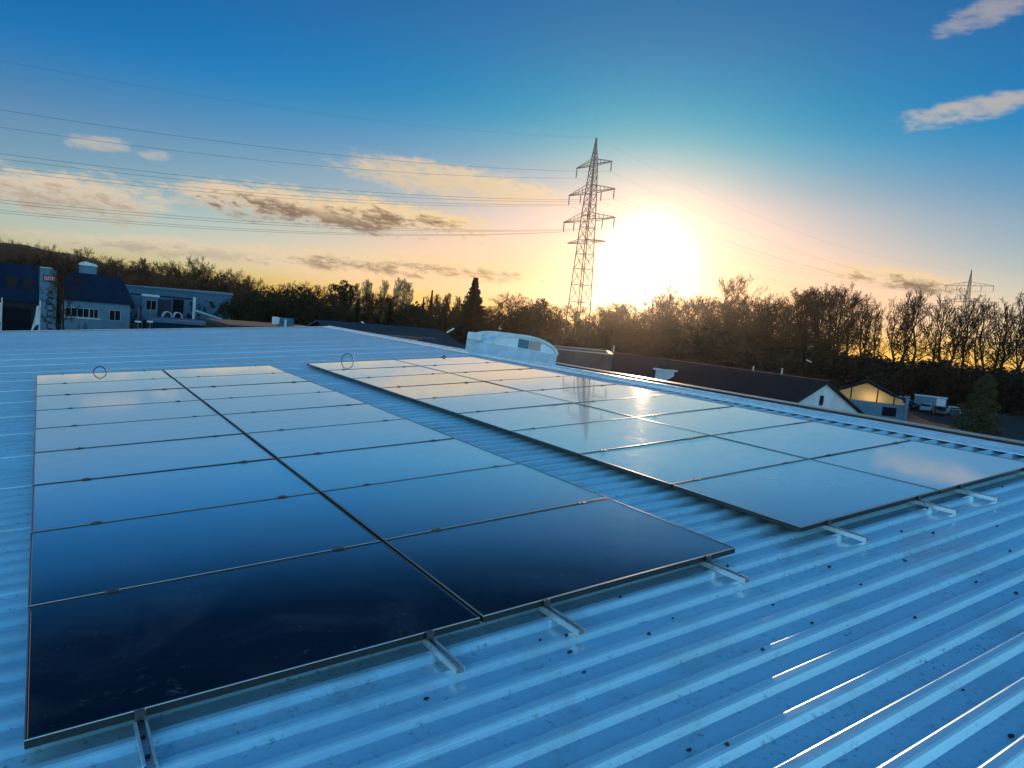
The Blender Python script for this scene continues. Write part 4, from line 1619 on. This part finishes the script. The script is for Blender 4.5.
def one(kind, k, u, v, d, label, name='bare_tree', wide=1.0, group=None, cat='tree', seed=1):
    p = P(u, v, d)
    return tree(kind, k, (p.x, p.y, 0), p.z, label, cat, group, name, wide, random.Random(seed))


W4 = [('wide', 0), ('wide', 1), ('wide', 2), ('wide', 3)]
R4 = [('red', 0), ('red', 1), ('red', 2), ('red', 3)]
# left: reddish wood behind the blue buildings
zone(1, 34, [(-30, 248), (60, 255), (100, 262), (150, 270), (200, 273), (250, 281)], 165, 215, R4, 'bare red-brown tree in the wood behind the blue buildings at the left', 'red-brown trees behind the blue buildings', 6, (1.0, 1.4))
zone(2, 26, [(-30, 258), (60, 265), (130, 276), (200, 283), (260, 290)], 145, 165, R4 + [('wide', 0)], 'bare red-brown tree in the wood behind the blue buildings at the left', 'red-brown trees behind the blue buildings', 6, (1.1, 1.5))
one('wide', 1, 66, 268, 92, 'dark bare tree standing between the sign tower and the workshop', wide=0.8)
one('tall', 0, 144, 258, 190, 'slender bare tree poking up above the red-brown wood at the left', wide=0.9)
one('wide', 3, 199, 266, 150, 'dark bare tree overtopping the right end of the long blue hall', wide=1.2)
# middle left: dark mixed belt
zone(3, 30, [(225, 282), (260, 287), (330, 295), (420, 304), (470, 307)], 125, 165, W4 + [('tall', 1)], 'dark bare tree in the belt behind the far corner of the ribbed roof', 'dark trees behind the far roof corner', 6, (1.0, 1.5))
zone(4, 10, [(240, 292), (330, 296), (400, 302), (460, 306)], 105, 122, [('pine', 0), ('spruce', 0), ('pine', 1)], 'dark evergreen low in the belt behind the far corner of the ribbed roof', 'low evergreens behind the far roof corner', 6, (1.2, 1.6), 'evergreen_tree')
one('pine', 1, 344, 277, 128, 'dark bushy-topped pine above the belt, left of the pale poplars', 'pine_tree', 0.75)
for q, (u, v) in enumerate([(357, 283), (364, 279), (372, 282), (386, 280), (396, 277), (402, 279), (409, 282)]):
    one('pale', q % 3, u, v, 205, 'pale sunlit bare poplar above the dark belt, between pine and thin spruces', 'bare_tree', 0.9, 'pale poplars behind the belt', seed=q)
for q, (u, v) in enumerate([(437, 294), (444, 297), (451, 293), (459, 296), (465, 293)]):
    one('tall', q % 3, u, v, 175, 'thin bare tree in the row just left of the big spruce', 'bare_tree', 0.85, 'thin trees beside the spruce', seed=q)
one('spruce', 1, 424, 296, 135, 'thin dark spruce, the shorter left one of two', 'spruce_tree', 0.7)
one('spruce', 1, 432.5, 289, 135, 'thin dark spruce, the taller right one of two', 'spruce_tree', 0.75)
one('spruce', 0, 476, 276, 118, 'big dark spruce with ragged tiers left of the lattice pylon', 'spruce_tree', 1.75)
# under the pylon and the sun
zone(5, 12, [(484, 306), (520, 306), (560, 312), (612, 316)], 130, 175, W4, 'low bare tree between the big spruce and the foot of the pylon', 'trees at the foot of the pylon', 9, (1.2, 1.7))
one('pine', 0, 537, 297, 140, 'round-topped dark pine left of the pylon foot', 'pine_tree', 0.9)
one('pine', 0, 518, 305, 138, 'low dark pine next to the round-topped pine', 'pine_tree', 1.2, seed=4)
zone(6, 17, [(600, 314), (625, 306), (650, 309), (690, 308), (740, 307)], 125, 165, W4, 'backlit bare tree in the belt directly below the sun', 'backlit trees below the sun', 12, (1.1, 1.5))
one('tall', 0, 621, 303, 150, 'bare crown just right of the pylon foot against the glare', wide=1.7)
one('open', 0, 674, 287, 140, 'tall thin bare tree reaching into the glare right of the sun', wide=0.75)
one('open', 1, 666, 297, 138, 'slim bare tree leaning beside the tall thin one in the glare', wide=0.7)
one('wide', 1, 729, 289, 142, 'round-crowned bare tree standing clear above the belt right of the sun', wide=1.0, seed=7)
zone(7, 12, [(610, 322), (680, 322), (760, 326)], 98, 112, [('wide', 0), ('wide', 2), ('bush', 0), ('bush', 1)], 'low brown tree or shrub in front of the belt below the sun', 'low growth below the sun', 5, (1.2, 1.6), 'shrub')
# right: dense belt, then tall open trees with the sky showing through
zone(8, 17, [(735, 308), (770, 304), (800, 303), (850, 301)], 128, 165, W4, 'bare tree in the dense dark belt behind the white gabled house', 'dense trees behind the gabled house', 12, (0.9, 1.3))
zone(9, 19, [(850, 305), (885, 299), (920, 301), (960, 304), (1000, 305), (1050, 308)], 166, 188, [('open', 0), ('open', 1), ('open', 2)], 'tall bare ivy-clad tree in the right-hand row, sky showing between the stems', 'tall open trees at the right', 9, (0.7, 1.05))
zone(10, 16, [(740, 330), (800, 338), (850, 348), (862, 350)], 112, 126, [('pine', 0), ('bush', 0), ('bush', 1), ('wide', 1)], 'dark undergrowth tree in front of the dense belt behind the gabled house', 'undergrowth behind the gabled house', 6, (1.3, 1.8), 'understorey_tree')
zone(11, 22, [(850, 350), (900, 356), (960, 362), (1050, 370)], 160, 178, [('bush', 0), ('bush', 1), ('bush', 2), ('pine', 0)], 'dark shrub at the foot of the tall open trees at the right', 'shrubs at the foot of the right-hand row', 8, (1.2, 1.7), 'shrub', 'shrub')
one('thuja', 0, 988, 374, 92, 'dense rounded conifer bush beside the low pale wall', 'conifer_bush', 1.15, cat='shrub')
one('spruce', 1, 806, 330, 104, 'slim dark conifer behind the lamp above the gabled house', 'spruce_tree', 1.0)

# far-off wood that closes the view behind the belts
def far_wood():
    r = random.Random(9)
    mb = MB()
    for i in range(520):
        a = -48 + 150 * (i + r.random()) / 520
        az = R(a)
        d = r.uniform(215, 330)
        top = 9.8 if a < 30 else (9.2 if a < 50 else 6.0)
        top += (2.5 if a < 12 else 0)
        for z in (2.0, 5.0, top - 1.8):
            leaf_clump(mb, (CAM.x + d * sin(az) + r.uniform(-4, 4), CAM.y + d * cos(az) + r.uniform(-4, 4), z + r.uniform(-0.8, 1.2)), r.uniform(3.0, 4.6), 26, 0.8, r, 0.8)
    o = mb.build('wood', M['scrub'])
    o['label'] = 'far brown wood closing the view behind the nearer trees'
    o['category'] = 'wood'
    o['kind'] = 'stuff'
    m2 = MB()
    for i in range(360):                          # tangled undergrowth below the crowns
        a = -8 + 84 * (i + r.random()) / 360
        az = R(a)
        d = r.uniform(128, 172) if a < 55 else r.uniform(163, 182)
        top = 6.0 if a < 50 else 4.6
        for z in (1.4, 3.2, top - 1.4):
            leaf_clump(m2, (CAM.x + d * sin(az), CAM.y + d * cos(az), z + r.uniform(-0.9, 0.7)), r.uniform(1.6, 2.6), 26, 0.42, r, 0.9)
    o = m2.build('undergrowth', M['scrub'])
    o['label'] = 'dark tangled undergrowth below the tree belts'
    o['category'] = 'undergrowth'
    o['kind'] = 'stuff'
far_wood()
